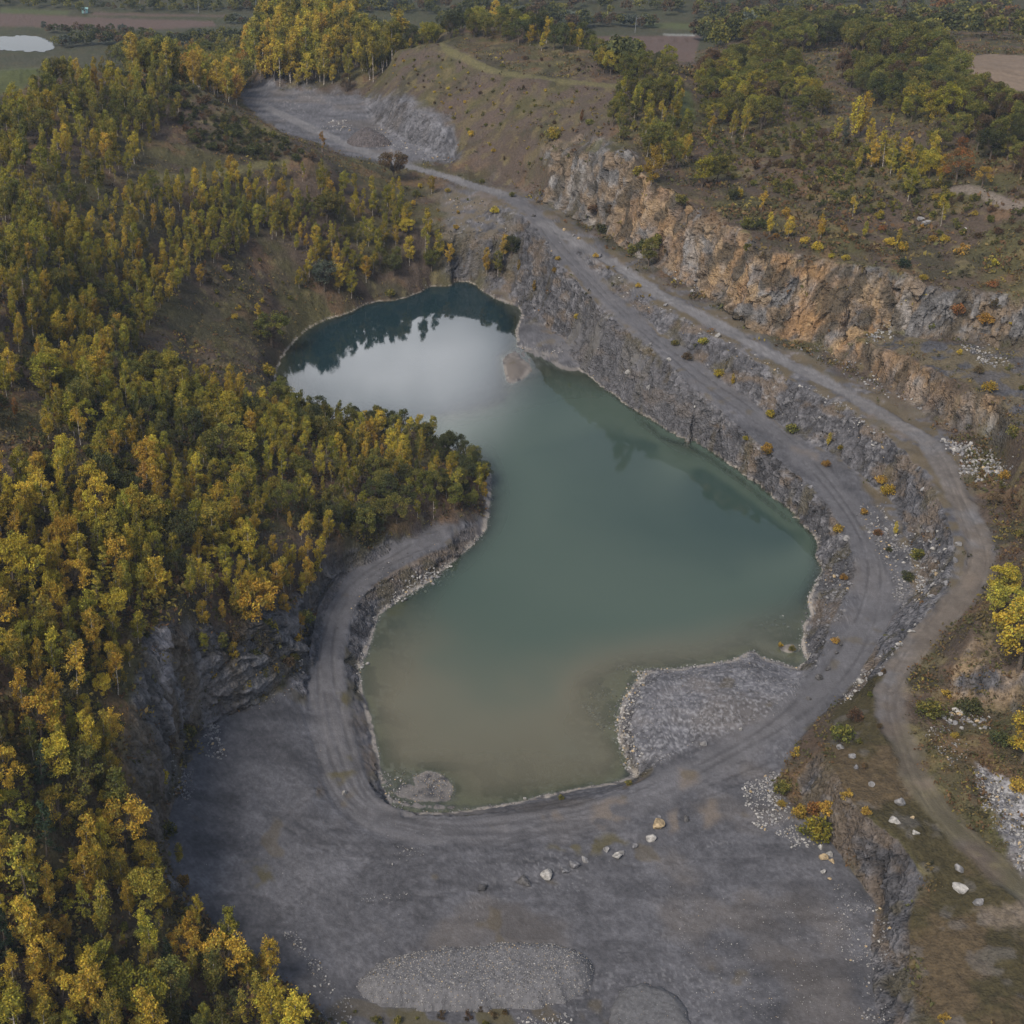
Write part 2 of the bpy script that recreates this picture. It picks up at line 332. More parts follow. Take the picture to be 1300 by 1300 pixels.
M_bwall = poly_mask([(1062,435),(1090,425),(1120,440),(1165,462),(1223,490),(1270,506),(1292,545),(1270,567),(1208,541),(1165,512),(1115,480),(1062,458)], 4, 6, 43)
M_orange = poly_mask([(800,215),(835,232),(900,282),(960,318),(1032,330),(1090,345),(1130,400),(1120,445),(1200,490),(1260,510),(1250,545),(1165,505),(1062,445),(1032,436),(960,418),(920,392),(930,340),(880,300),(850,290),(820,330),(790,300)], 14, 18, 47)
M_bench = poly_mask([(1100,424),(1155,428),(1210,434),(1300,450),(1400,480),(1400,560),(1292,545),(1268,506),(1223,490),(1165,462),(1118,442)], 4, 6, 48)
M_shelf = poly_mask([(1062,900),(1100,866),(1135,838),(1160,818),(1145,860),(1118,905),(1140,960),(1190,1030),(1260,1105),(1330,1160),(1400,1320),(1190,1320),(1172,1266),(1156,1216),(1150,1176),(1165,1150),(1186,1126),(1150,1085),(1075,1018),(1050,965),(1048,925)], 5, 8, 51)
M_eout = poly_mask([(1205,880),(1215,845),(1235,800),(1262,785),(1300,790),(1400,800),(1400,900),(1300,905),(1240,900)], 5, 8, 53)
M_erub = poly_mask([(1240,975),(1290,1000),(1400,1050),(1400,1120),(1300,1115),(1270,1060),(1245,1010)], 5, 8, 55)
M_terr = poly_mask([(808,985),(795,960),(785,930),(790,895),(805,868),(822,848),(850,848),(890,845),(930,836),(956,824),(1000,848),(1020,855),(1012,885),(960,920),(880,945),(850,965)], 4, 4, 57)
M_wcl = poly_mask([(440,700),(400,740),(370,770),(330,770),(290,790),(240,790),(215,780),(185,790),(170,860),(165,930),(160,1000),(172,1060),(192,1100),(236,1160),(300,1215),(262,1175),(215,1115),(206,1050),(226,985),(255,930),(300,905),(350,882),(390,832),(408,768),(445,715)], 5, 9, 59)
M_pillar = poly_mask([(196,785),(210,800),(212,850),(208,890),(198,880),(192,830)], 4, 4, 61)
M_swall = poly_mask([(1036,962),(1060,985),(1102,1036),(1152,1078),(1182,1118),(1162,1148),(1148,1180),(1152,1220),(1168,1270),(1185,1330),(1106,1330),(1104,1233),(1104,1183),(1110,1150),(1090,1124),(1056,1072),(1024,1036),(1006,1000)], 4, 7, 67)
M_islet = np.maximum(poly_mask([(636,454),(651,447),(683,472),(645,489)], 2, 2, 68), poly_mask([(984,811),(996,829),(1013,827),(1018,818),(1000,816)], 2, 1, 69))
M_slope_e = poly_mask([(560,240),(640,258),(655,300),(660,360),(600,355),(560,340),(530,300)], 10, 12, 63)
M_ridge = poly_mask([(500,66),(560,56),(640,92),(720,102),(790,107),(770,180),(690,190),(700,230),(640,225),(590,205),(570,165),(530,135),(470,120)], 6, 10, 65)
GRASS = [poly_mask([(-100,95),(60,84),(45,98),(30,115),(0,122),(-100,130)], 4, 4, 71), poly_mask([(860,112),(876,112),(884,152),(862,154)], 4, 4, 73), poly_mask([(0,10),(90,14),(85,20),(0,18)], 2, 0, 74), poly_mask([(815,28),(970,33),(965,45),(900,40),(820,36)], 2, 0, 75)]
BROWNF = [poly_mask([(-60,15),(112,22),(270,27),(275,34),(200,38),(0,34),(-60,34)], 1.5, 0, 77), poly_mask([(745,46),(890,45),(880,80),(800,78),(745,58)], 1.5, 0, 78), poly_mask([(120,16),(300,20),(290,22),(112,20)], 1.5, 0, 79)]
M_fstrip = poly_mask([(842,43),(882,44),(882,46),(842,45)], 1, 0, 80)
PALEF = poly_mask([(1212,72),(1300,70),(1420,72),(1420,135),(1300,130),(1255,108),(1225,86)], 3, 2, 81)
M_gpath = np.maximum(path_mask([(552,50),(575,68),(610,84),(645,94),(690,98),(720,104),(760,106),(800,112),(846,114)], 2.6), path_mask([(200,228),(270,222),(330,210),(365,206)], 2.2))
M_epath = path_mask([(1212,240),(1245,246),(1300,268),(1360,285)], 2.6)
TAN = [poly_mask(p, 6, 10, 91+i) for i, p in enumerate([[(1235,1160),(1262,1148),(1300,1145),(1400,1160),(1400,1190),(1300,1185),(1260,1182)], [(745,1025),(770,1015),(800,1022),(800,1045),(760,1050)], [(862,980),(885,980),(890,998),(864,1000)], [(888,1025),(912,1020),(918,1048),(892,1050)], [(845,1035),(862,1030),(868,1058),(846,1055)], [(1150,868),(1158,880),(1150,902),(1142,895)], [(1196,1038),(1225,1042),(1240,1062),(1208,1058)], [(1160,990),(1185,985),(1192,1002),(1170,1003)], [(1226,728),(1246,735),(1232,748),(1222,742)], [(1000,565),(1040,580),(1042,587),(1020,578)], [(690,1035),(708,1033),(708,1042),(692,1043)]])]
M_tan = np.maximum.reduce(TAN)
MOSS = np.maximum.reduce([poly_mask(p, 5, 8, 110+i) for i, p in enumerate([[(690,1078),(780,1060),(800,1075),(745,1090)], [(415,985),(440,962),(450,985),(430,1000)], [(310,1100),(345,1098),(350,1125),(318,1132)], [(450,1282),(640,1278),(660,1330),(440,1330)], [(430,880),(445,878),(440,900),(428,900)]])])

# ------------------------------------------------------------------ medium relief on the height grid
sg, vg = np.meshgrid(np.linspace(S0, S0+DS*(NS-1), NS), np.linspace(V0, V0+DS*(NV-1), NV))
GX, GY = from_sv(sg, vg)
def down(M): return psample(M, sg, vg)
flat = np.clip(down(M_road)+down(M_track)+.85*down(M_floor)+.6*down(M_exc), 0, 1)*1.0
far = sstep(560, 640, GY)
lakeish = sstep(1.2, .1, ZG)
rough = (1-flat)*(1-far)*(1-lakeish)
ZG = ZG + rough*(1.5*(fbm(GX, GY, 14, 3, 201)-.5) + .9*(fbm(GX, GY, 3.5, 3, 203)-.5)) + (1-lakeish)*flat*.35*(fbm(GX, GY, 9, 3, 205)-.5)
ZG += far*sstep(930, 1100, GY)*22*(fbm(GX, GY, 160, 3, 207)-.5)
ZG += np.where(ZG < -.2, .25*(fbm(GX, GY, 5, 3, 209)-.5), 0)*sstep(-.2,-.8,ZG)
gyy = np.gradient(ZG, axis=0)/np.gradient(GY, axis=0); gxx = np.gradient(ZG, axis=1)/np.gradient(GX, axis=1)
# gradients in plan: the s lines fan out, so d/dY at fixed X needs the shear term
SX = np.gradient(GX, axis=0)/np.gradient(GY, axis=0); gyy = gyy - gxx*SX
slopeG = np.hypot(gxx, gyy)

# ------------------------------------------------------------------ terrain mesh: rows follow the profile so that steep faces get their share of points
NC, NR = 1130, 1130
cs = np.concatenate([np.linspace(S0, -60, 90, endpoint=False), np.linspace(-60, 1370, NC-180, endpoint=False), np.linspace(1370, S1, 90)]); fine_v = np.linspace(V0, V1, 2600)
Sg = np.repeat(cs[None,:], 2600, 0); Vg = np.repeat(fine_v[:,None], NC, 1)
Xf, Yf = from_sv(Sg, Vg); Zf = sample(ZG, Sg, Vg)
dd = Yf*cp+(CH-Zf)*sp
wv = np.abs(np.gradient(Vg, axis=0))*np.clip(.62+.5*sstep(300,50,Vg), .3, 1.2)
wv = wv*np.where(Vg < -20, .45, 1.0)
wz = np.minimum(np.abs(np.gradient(Zf, axis=0)), .8)*F*cp/dd*1.15
Lc = np.cumsum(np.hypot(wv, wz), axis=0); Lc -= Lc[:1]; Lc /= Lc[-1:]
k = 41; ker = np.hanning(k+2)[1:-1]; ker /= ker.sum()
Lp = np.pad(Lc, ((0,0),(k//2,k//2)), mode='edge'); Lc = sum(ker[i]*Lp[:, i:i+NC] for i in range(k))
VV = np.empty((NR, NC)); tt = np.linspace(0, 1, NR)
for c in range(NC): VV[:,c] = np.interp(tt, Lc[:,c], fine_v)
SS = np.repeat(cs[None,:], NR, 0)
MX, MY = from_sv(SS, VV); MZ = sample(ZG, SS, VV)
gX, gY = sample(gxx, SS, VV), sample(gyy, SS, VV); slope = np.hypot(gX, gY)
def at(M): return psample(M, SS, VV)
floor, road, track, qe, exc, cliff, bwall, orange, bench, shelf, eout, erub, terr, wcl, pillar, slope_e, ridge, swall, islet = (at(m) for m in (M_floor, M_road, M_track, M_qe, M_exc, M_cliff, M_bwall, M_orange, M_bench, M_shelf, M_eout, M_erub, M_terr, M_wcl, M_pillar, M_slope_e, M_ridge, M_swall, M_islet))
rut = at(RUT)
quarry = np.clip(floor+qe+exc+.0, 0, 1)
rockzone = np.clip(cliff+bwall+qe+floor*.9+eout+wcl+exc+swall, 0, 1)
steep = sstep(.55, 1.0, slope)
rockiness = np.clip(rockzone*steep, 0, 1)
rockiness = np.maximum(rockiness, cliff*sstep(.35,.7,slope))
# relief of the faces: vertical joints, ledges, small blocks
U = (MX-MY)*.7071
nx_, ny_ = -gX/(slope+1e-6), -gY/(slope+1e-6)
rid = lambda x: 1-np.abs(2*x-1)
def cells(x, y, seed):
    """random value of the nearest scattered point: angular blocks; and the distance to the block's edge"""
    ix, iy = np.floor(x).astype(np.int64), np.floor(y).astype(np.int64); d1 = np.full(x.shape, 9.0); d2 = d1.copy(); val = np.zeros(x.shape)
    for a in (-1,0,1):
        for b in (-1,0,1):
            jx, jy = ix+a, iy+b; d = (jx+_hash(jx, jy, seed)-x)**2+(jy+_hash(jx, jy, seed+1)-y)**2; h = _hash(jx, jy, seed+2)
            n = d < d1; d2 = np.where(n, d1, np.minimum(d2, d)); val = np.where(n, h, val); d1 = np.where(n, d, d1)
    return val, np.sqrt(d2)-np.sqrt(d1)
big = 1.0*sstep(6, 14, cliff*20+wcl*14+bwall*9)
mid0 = sstep(.35, .7, slope)*rockzone
hot = rockzone*sstep(.25, .5, slope) > .02
uu, zz_ = U[hot]+1.5*(fbm(MX[hot], MY[hot], 5, 2, 321)-.5), MZ[hot]
b1, e1 = cells(uu/2.0, zz_/5.0+uu*.05, 331); b2, e2 = cells(uu/1.0, zz_/1.7+uu*.08, 341); b3, e3 = cells(uu/.5, zz_/.55, 351)
bl = np.zeros(MX.shape); crack = np.zeros(MX.shape); blk = np.full(MX.shape, .5)
bl[hot] = (b1-.5)*1.15*(.5+.9*big[hot])+(b2-.5)*.75+(b3-.5)*.4; crack[hot] = np.maximum(.9*sstep(.08,.0,e1), .6*sstep(.09,.0,e2)); blk[hot] = .5*b2+.3*b1+.2*b3
disp = bl+(1.3*big+.2)*(fbm(U, MZ*.45, 7.0, 2, 301)-.5)*2+.25*(vnoise(U/.4, MZ/.5, 307)-.5)-.35*crack
rdisp = np.maximum(rockiness, .55*mid0)*np.clip(slope/1.3, .35, 1); MX = MX + nx_*disp*rdisp; MY = MY + ny_*disp*rdisp
mid = sstep(.3, .7, slope)*rockzone*(1-rockiness*.5)
under = sstep(.05, -.2, MZ)
smoothed = np.clip(road+track*.9, 0, 1)
fineN = (vnoise(MX/.9, MY/.9, 311)-.5)*.5+(vnoise(MX/.35, MY/.35, 313)-.5)*.3
MZ = MZ + (1-under)*(1-smoothed)*(fineN*(.12+.55*mid+.35*(1-quarry)+.12*terr+.5*erub+.35*exc*sstep(.1,.4,slope)))
MZ = MZ - .10*rut*(quarry+road).clip(0,1)*(1-under)
shw = np.where(MY > 285, .55, 1.0); shore = sstep(.34*shw, .1*shw, np.abs(MZ-.10*shw))*sstep(420, 380, MY)*np.clip(.25+slope*1.6, 0, 1)

# ------------------------------------------------------------------ albedo
def mix(a, b, t): return a*(1-t[...,None])+np.asarray(b)*t[...,None]
c3 = lambda *c: np.array(c, float)
n12, n6, n3, n1 = fbm(MX, MY, 14, 4, 401), fbm(MX, MY, 6, 4, 403), fbm(MX, MY, 2.6, 3, 405), vnoise(MX/.7, MY/.7, 407)
nA, nB = fbm(MX, MY, 28, 4, 409), fbm(MX, MY, 9, 4, 411)
col = mix(np.zeros(MX.shape+(3,))+c3(.074,.055,.042), c3(.072,.064,.03), sstep(.42,.62,n12))
col = mix(col, c3(.125,.078,.045), .7*sstep(.56,.72,n6)); col = mix(col, c3(.048,.044,.026), .75*sstep(.54,.7,nB))
col = mix(col, c3(.15,.125,.06), .5*sstep(.62,.75,n3))
col = mix(col, c3(.082,.062,.052), .85*ridge*sstep(.35,.6,n6)); col = mix(col, c3(.115,.092,.042), ridge*.45*sstep(.52,.68,n3))
plateau = sstep(160, 190, MX*1.0+0*MY)*0
# grey quarry ground
g = .094*(.74+.52*n6)*(.82+.36*n3)*(.82+.36*n1)*(.78+.44*vnoise(MX/.27, MY/.27, 483))
grey = g[...,None]*c3(.985,.965,1.06)
grey = mix(grey, c3(.135,.115,.10), .4*sstep(.55,.75,fbm(MX, MY, 11, 4, 421)))
grey = mix(grey, grey*.78, sstep(.5,.62,fbm(MX*.5+MY*.15, MY*1.6, 5, 4, 423)))
pebbly = sstep(.72,.86,vnoise(MX/.28, MY/.28, 425))*sstep(.45,.65,fbm(MX, MY, 7, 3, 427))
grey = mix(grey, c3(.36,.35,.36), .2*pebbly*sstep(.5,.62,fbm(MX, MY, 18, 2, 481)))
# broken rock on the banks
rk = .105*(.55+.9*fbm(U, MZ*1.2+MY*.25, 1.6, 3, 431))*(.7+.6*n1)*(.55+.9*blk)*(1-.6*crack)
rock = rk[...,None]*c3(1.0,.965,1.04)
rock = mix(rock, c3(.17,.125,.085), .6*sstep(.52,.7,fbm(U, MZ*2+MY*.4, 5, 4, 433))); rock = mix(rock, c3(.09,.075,.04), .6*sstep(.56,.7,fbm(MX, MY, 4, 3, 435)))
rock = mix(rock, c3(.27,.26,.27), .55*sstep(.7,.82,vnoise(U/.6, MZ/.5+MY*.6, 437))*sstep(.45,.6,n6))
quarrycol = mix(grey, rock, np.clip(sstep(.42,.8,slope)+.75*qe*(1-smoothed)*(1-floor), 0, 1))
verge = qe*(1-floor)*sstep(.5,.2,slope)*(1-smoothed)
quarrycol = mix(quarrycol, c3(.105,.082,.05), .8*verge*sstep(.4,.55,n3))
col = mix(col, 0, np.zeros(MX.shape)); col = col*(1-quarry[...,None])+quarrycol*quarry[...,None]
col = mix(col, c3(.12,.1,.075), .8*slope_e*sstep(.4,.6,n3)); 
# dry verge between the far road and the main face
# faces
fk = .145*(.5+1.0*fbm(U, MZ*.55, 1.3, 3, 441))*(.75+.5*vnoise(U/.5, MZ/.8, 443))*(.5+1.0*blk)
face = fk[...,None]*c3(1.0,.95,.94)
face = mix(face, c3(.22,.155,.095), .7*sstep(.42,.6,fbm(U, MZ*.8, 3, 4, 444)))
face = mix(face, (.55+.9*blk)[...,None]*c3(.30,.175,.08), np.clip(orange*1.1*sstep(.36,.54,.6*fbm(U, MZ*.5, 6, 4, 445)+.4*fbm(U, MZ, 1.6, 3, 446)),0,1)*.85)
face = mix(face, c3(.37,.26,.15), np.clip(orange+.25*cliff,0,1)*.75*sstep(.56,.7,fbm(U, MZ*.7, 2.5, 3, 447)))
face = mix(face, c3(.34,.325,.32), .65*sstep(.62,.76,fbm(U, MZ*.5, 4, 3, 449))*(1-.75*orange))
face = mix(face, c3(.07,.058,.042), .8*sstep(.54,.67,fbm(U, MZ*.6, 3.2, 3, 451)))
face = mix(face, c3(.10,.095,.04), .7*sstep(.6,.72,fbm(MX, MY, 4.5, 3, 453))*sstep(1.8,.8,slope))
fm = np.clip(cliff*sstep(.3,.6,slope+.25*(n3-.5))+bwall*.95, 0, 1)
face = face*(1-.65*crack)[...,None]
col = col*(1-fm[...,None])+face*fm[...,None]
tanrock = mix(mix(rock, c3(.27,.19,.11), .7*sstep(.35,.6,n3)), c3(.38,.27,.15), .6*sstep(.55,.7,n6))
col = mix(col, 0, np.zeros(MX.shape)); em = eout*sstep(.25,.6,slope); col = col*(1-em[...,None])+tanrock*em[...,None]
wr = np.clip(wcl*sstep(.35,.75,slope+.5*(n3-.5)), 0, 1)*.9
wrk = .13*(.35+1.3*blk)*(.6+.7*n1)*(1-.75*crack)*(.6+.8*fbm(U, MZ*.3, 2.2, 3, 463)); wrock = mix(mix(wrk[...,None]*c3(.98,.97,1.05), c3(.11,.085,.05), .6*sstep(.5,.66,n6)), c3(.22,.20,.19), .45*sstep(.6,.75,fbm(U, MZ*.3, 1.5, 3, 461)))  # wooded cliff: block and crack contrast put into the colour in place of relief shading
col = col*(1-wr[...,None])+wrock*wr[...,None]
col = mix(col, c3(.34,.32,.33), .8*pillar*sstep(.3,.6,n1+.3*n3))
bgr = mix(grey*.8, c3(.115,.092,.055), sstep(.38,.55,n3)*.9); col = col*(1-(bench*sstep(.6,.3,slope))[...,None])+bgr*(bench*sstep(.6,.3,slope))[...,None]
sh = mix(mix(np.zeros(MX.shape+(3,))+c3(.052,.043,.021), c3(.082,.06,.035), sstep(.45,.6,n6)), c3(.12,.11,.105), .45*sstep(.6,.72,n3)); shm = shelf*(1-smoothed)
col = col*(1-shm[...,None])+sh*shm[...,None]
sm_ = np.clip(swall*sstep(.35,.7,slope+.3*(n3-.5)), 0, 1); swr = mix(rock*.85, c3(.13,.10,.07), .5*sstep(.5,.65,n6)); col = col*(1-sm_[...,None])+swr*sm_[...,None]
ecol = mix(grey*1.4, c3(.42,.41,.42), .7*sstep(.55,.75,n1)); col = col*(1-erub[...,None])+ecol*erub[...,None]
tcol = mix(grey*1.35, c3(.30,.295,.31), .6*sstep(.62,.8,vnoise(MX/.33, MY/.33, 465))); tcol = mix(tcol, tcol*.6, .7*sstep(.6,.8,vnoise(MX/.4, MY/.4, 467)))
col = col*(1-terr[...,None])+tcol*terr[...,None]
xg = (.62+.76*blk)[...,None]*(1-.6*crack)[...,None]*mix(grey*1.25, c3(.165,.163,.178), .7*sstep(.2,.5,slope)*sstep(.4,.65,n3)); xm = exc*.95; col = col*(1-xm[...,None])+xg*xm[...,None]
# roads and tracks
low_ = sstep(270, 190, MY)*sstep(40, 60, MX); rcol = mix(np.zeros(MX.shape+(3,))+c3(1.0,.965,1.0), c3(.86,.72,.61), low_*sstep(.3,.6,n6+.15)); fade_ = np.where((MX > 55) & (MY < 190), .35+.65*sstep(120, 185, MY), 1.0); rc = (.15*(.8+.4*n3)*(.85+.3*n1))[...,None]*rcol; rc = mix(rc, rc*.8, .6*sstep(.3,.8,rut)); 
lowr = (.118*(.78+.3*n3+.16*n1))[...,None]*c3(1,.965,1.03)
col = col*(1-(track*.7)[...,None])+lowr*(track*.7)[...,None]; col = col*(1-road[...,None]*fade_[...,None])+rc*road[...,None]*fade_[...,None]
col = mix(col, col*.64, .8*sstep(.2,.8,rut)*np.clip(floor+track,0,1)*sstep(.25,.45,fbm(MX, MY, 8, 3, 479))); col = mix(col, col*1.35, .7*sstep(.5,.62,fbm(MX, MY, 1.2, 2, 471))*sstep(.1,.5,rut)*(1-sstep(.5,.9,rut)))
col = mix(col, c3(.15,.13,.115), .9*islet*(1-.8*shore))
col = mix(col, c3(.165,.132,.105), .65*at(M_tan)*sstep(.3,.5,n3)); col = mix(col, c3(.085,.072,.034), .8*at(MOSS)*sstep(.35,.5,n3))
spots = .6*sstep(.76,.84,fbm(MX, MY, 5, 3, 473))*floor*(1-under); col = mix(col, c3(.10,.078,.042), .75*spots)
# meadow, fields
for gm in GRASS: col = mix(col, c3(.072,.085,.032), .85*at(gm))
for gm in BROWNF: col = mix(col, c3(.105,.072,.06), .95*at(gm))
col = mix(col, c3(.5,.5,.5), at(M_fstrip)); pf = at(PALEF); col = col*(1-pf[...,None]) + (pf*(.85+.3*vnoise((MX+MY*.55)/1.6, MY*0+3, 475)))[...,None]*c3(.18,.135,.10)
col = mix(col, c3(.12,.108,.05), .8*sstep(.25,.6,at(M_gpath))); col = mix(col, c3(.17,.14,.12), .8*sstep(.25,.6,at(M_epath)))
farg = sstep(600, 640, MY)*(1-np.clip(sum(at(m) for m in GRASS+BROWNF)+pf, 0, 1)); col = mix(col, c3(.05,.055,.03), .7*farg)
# shore line and lake bed
col = mix(col, c3(.36,.32,.28)*.95, .8*shore*sstep(.3,.6,n1*.5+n3*.6)); wl = sstep(.35,.15,MZ)*sstep(0.02,.1,MZ)*sstep(420,380,MY)
bed = mix(mix(np.zeros(MX.shape+(3,))+c3(.21,.19,.135), c3(.12,.115,.08), sstep(.4,.6,n3)), c3(.28,.26,.23), .6*sstep(.7,.8,n1)*sstep(.5,.6,n6))
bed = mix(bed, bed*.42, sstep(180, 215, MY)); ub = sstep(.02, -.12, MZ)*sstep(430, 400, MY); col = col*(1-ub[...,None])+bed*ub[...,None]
col = np.clip(col, .012, .75)

# ------------------------------------------------------------------ materials
def new_mat(name):
    m = bpy.data.materials.new(name); m.use_nodes = True; nt = m.node_tree; nt.nodes.clear()
    return m, nt, nt.nodes.new('ShaderNodeOutputMaterial')
def node(nt, typ, **kw):
    n = nt.nodes.new(typ)
    for k, v in kw.items():
        if k in n.inputs.keys() if isinstance(k, str) else False: n.inputs[k].default_value = v
        else: setattr(n, k, v)
    return n

def terrain_material(name, scale, depth, contrast):
    m, nt, out = new_mat(name); lk = nt.links.new
    b = nt.nodes.new('ShaderNodeBsdfPrincipled'); b.inputs['Roughness'].default_value = .95; b.inputs['Specular IOR Level'].default_value = .15
    a = nt.nodes.new('ShaderNodeVertexColor'); a.layer_name = 'albedo'
    g = nt.nodes.new('ShaderNodeNewGeometry')
    n1 = nt.nodes.new('ShaderNodeTexNoise'); n1.inputs['Scale'].default_value = scale; n1.inputs['Detail'].default_value = 5; n1.inputs['Roughness'].default_value = .7
    n2 = nt.nodes.new('ShaderNodeTexVoronoi'); n2.inputs['Scale'].default_value = scale*1.7
    lk(g.outputs['Position'], n1.inputs['Vector']); lk(g.outputs['Position'], n2.inputs['Vector'])
    mr = nt.nodes.new('ShaderNodeMapRange'); mr.inputs['From Min'].default_value = .3; mr.inputs['From Max'].default_value = .7; mr.inputs['To Min'].default_value = 1-contrast; mr.inputs['To Max'].default_value = 1+contrast
    lk(n1.outputs['Fac'], mr.inputs['Value'])
    mx = nt.nodes.new('ShaderNodeVectorMath'); mx.operation = 'SCALE'; lk(a.outputs['Color'], mx.inputs[0]); lk(mr.outputs['Result'], mx.inputs['Scale'])
    lk(mx.outputs['Vector'], b.inputs['Base Color'])
    ad = nt.nodes.new('ShaderNodeMath'); ad.operation = 'MULTIPLY_ADD'; ad.inputs[1].default_value = .6
    lk(n2.outputs['Distance'], ad.inputs[0]); lk(n1.outputs['Fac'], ad.inputs[2])
    bp = nt.nodes.new('ShaderNodeBump'); bp.inputs['Strength'].default_value = 1.0; bp.inputs['Distance'].default_value = depth
    lk(ad.outputs[0], bp.inputs['Height']); lk(bp.outputs['Normal'], b.inputs['Normal']); lk(b.outputs[0], out.inputs[0])
    return m
MT_ground = terrain_material('grey_gravel', 3.2, .05, .16)
MT_rock = terrain_material('broken_rock', 1.4, .6, .42)
MT_hill = terrain_material('autumn_hillside', 1.6, .2, .4)
MT_road = terrain_material('gravel_road', 3.0, .07, .12)
MT_field = terrain_material('field_soil', .5, .2, .15)

# ------------------------------------------------------------------ terrain objects (one sheet, split along the zones)
idx = np.arange(NR*NC).reshape(NR, NC)
quads = np.stack([idx[:-1,:-1], idx[1:,:-1], idx[1:,1:], idx[:-1,1:]], -1).reshape(-1, 4)
P = np.stack([MX, MY, MZ], -1).reshape(-1, 3); Cl = np.concatenate([col.reshape(-1, 3), np.ones((NR*NC, 1))], 1)
zone = np.zeros(MX.shape, int)
zone[(np.clip(sum(at(m) for m in BROWNF+GRASS)+pf, 0, 1) > .5)] = 5
zone[quarry+terr > .5] = 1
zone[(rockiness > .45) | (fm > .5) | (em > .5) | (wr > .5) | ((qe > .5) & (slope > .5))] = 3
zone[(road > .5) | (track*qe > .5)] = 2
zone[(MZ < -.05) & (MY < 420)] = 4
zq = zone.reshape(-1)[quads[:,0]]

def mesh_from(name, verts, faces, mats, smooth=True, colors=None, face_colors=None, layer='albedo', mat_index=None):
    me = bpy.data.meshes.new(name)
    verts = np.ascontiguousarray(verts, np.float32); faces = np.asarray(faces)
    k = faces.shape[1]
    me.vertices.add(len(verts)); me.vertices.foreach_set('co', verts.ravel())
    me.loops.add(faces.size); me.loops.foreach_set('vertex_index', faces.astype(np.int32).ravel())
    me.polygons.add(len(faces)); me.polygons.foreach_set('loop_start', np.arange(0, faces.size, k, dtype=np.int32))
    try: me.polygons.foreach_set('loop_total', np.full(len(faces), k, np.int32))
    except Exception: pass
    me.polygons.foreach_set('use_smooth', np.full(len(faces), smooth))
    for m in (mats if isinstance(mats, (list, tuple)) else [mats]): me.materials.append(m)
    if mat_index is not None: me.polygons.foreach_set('material_index', np.asarray(mat_index, np.int32))
    if colors is not None:
        at_ = me.color_attributes.new(layer, 'FLOAT_COLOR', 'POINT'); at_.data.foreach_set('color', np.ascontiguousarray(colors, np.float32).ravel())
    if face_colors is not None:
        at_ = me.color_attributes.new(layer, 'FLOAT_COLOR', 'CORNER'); at_.data.foreach_set('color', np.repeat(np.ascontiguousarray(face_colors, np.float32), k, 0).ravel())
    me.update(calc_edges=True)
    return me

def link(name, me, parent=None, **props):
    o = bpy.data.objects.new(name, me); COL.objects.link(o)
    if parent is not None: o.parent = parent
    for k, v in props.items(): o[k] = v
    return o

for zid, name, mat in ((0, 'hillside', MT_hill), (1, 'quarry_floor', MT_ground), (2, 'dirt_road', MT_road), (3, 'cliff', MT_rock), (4, 'lake_bed', MT_ground), (5, 'farmland', MT_field)):
    f = quads[zq == zid]
    u, inv = np.unique(f.ravel(), return_inverse=True)
    link(name, mesh_from(name, P[u], inv.reshape(-1, 4), mat, True, Cl[u]), kind='structure')

# ------------------------------------------------------------------ water
def water_object(name, x0, x1, y0, y1, step, zw, bodyf):
    nx, ny = int((x1-x0)/step)+1, int((y1-y0)/step)+1
    X, Y = np.meshgrid(np.linspace(x0, x1, nx), np.linspace(y0, y1, ny)); D = zw-H(X, Y)
    ii = np.arange(nx*ny).reshape(ny, nx)
    q = np.stack([ii[:-1,:-1], ii[:-1,1:], ii[1:,1:], ii[1:,:-1]], -1).reshape(-1, 4)
    keep = (D > -1.1).reshape(-1)[q].any(1); q = q[keep]
    u, inv = np.unique(q.ravel(), return_inverse=True)
    C = bodyf(X, Y, D).reshape(-1, 4)
    me = mesh_from(name, np.stack([X, Y, np.full(X.shape, zw)], -1).reshape(-1, 3)[u], inv.reshape(-1, 4), MT_water, True, C[u])
    return link(name, me, kind='structure')
m, nt, out = new_mat('lake_water'); MT_water = m; lk = nt.links.new
a = nt.nodes.new('ShaderNodeVertexColor'); a.layer_name = 'albedo'
df = nt.nodes.new('ShaderNodeBsdfDiffuse'); lk(a.outputs['Color'], df.inputs['Color'])
tr = nt.nodes.new('ShaderNodeBsdfTransparent'); tr.inputs['Color'].default_value = (.86,.93,.86,1)
mx1 = nt.nodes.new('ShaderNodeMixShader'); lk(a.outputs['Alpha'], mx1.inputs[0]); lk(tr.outputs[0], mx1.inputs[1]); lk(df.outputs[0], mx1.inputs[2])
gl = nt.nodes.new('ShaderNodeBsdfGlossy'); gl.inputs['Roughness'].default_value = .035
fr = nt.nodes.new('ShaderNodeFresnel'); fr.inputs['IOR'].default_value = 1.33
g = nt.nodes.new('ShaderNodeNewGeometry'); nn = nt.nodes.new('ShaderNodeTexNoise'); nn.inputs['Scale'].default_value = 1.3; nn.inputs['Detail'].default_value = 3; lk(g.outputs['Position'], nn.inputs['Vector'])
bp = nt.nodes.new('ShaderNodeBump'); bp.inputs['Strength'].default_value = .25; bp.inputs['Distance'].default_value = .012; lk(nn.outputs['Fac'], bp.inputs['Height'])
lk(bp.outputs['Normal'], gl.inputs['Normal']); lk(bp.outputs['Normal'], fr.inputs['Normal'])
mx2 = nt.nodes.new('ShaderNodeMixShader'); lk(fr.outputs[0], mx2.inputs[0]); lk(mx1.outputs[0], mx2.inputs[1]); lk(gl.outputs[0], mx2.inputs[2]); lk(mx2.outputs[0], out.inputs[0])

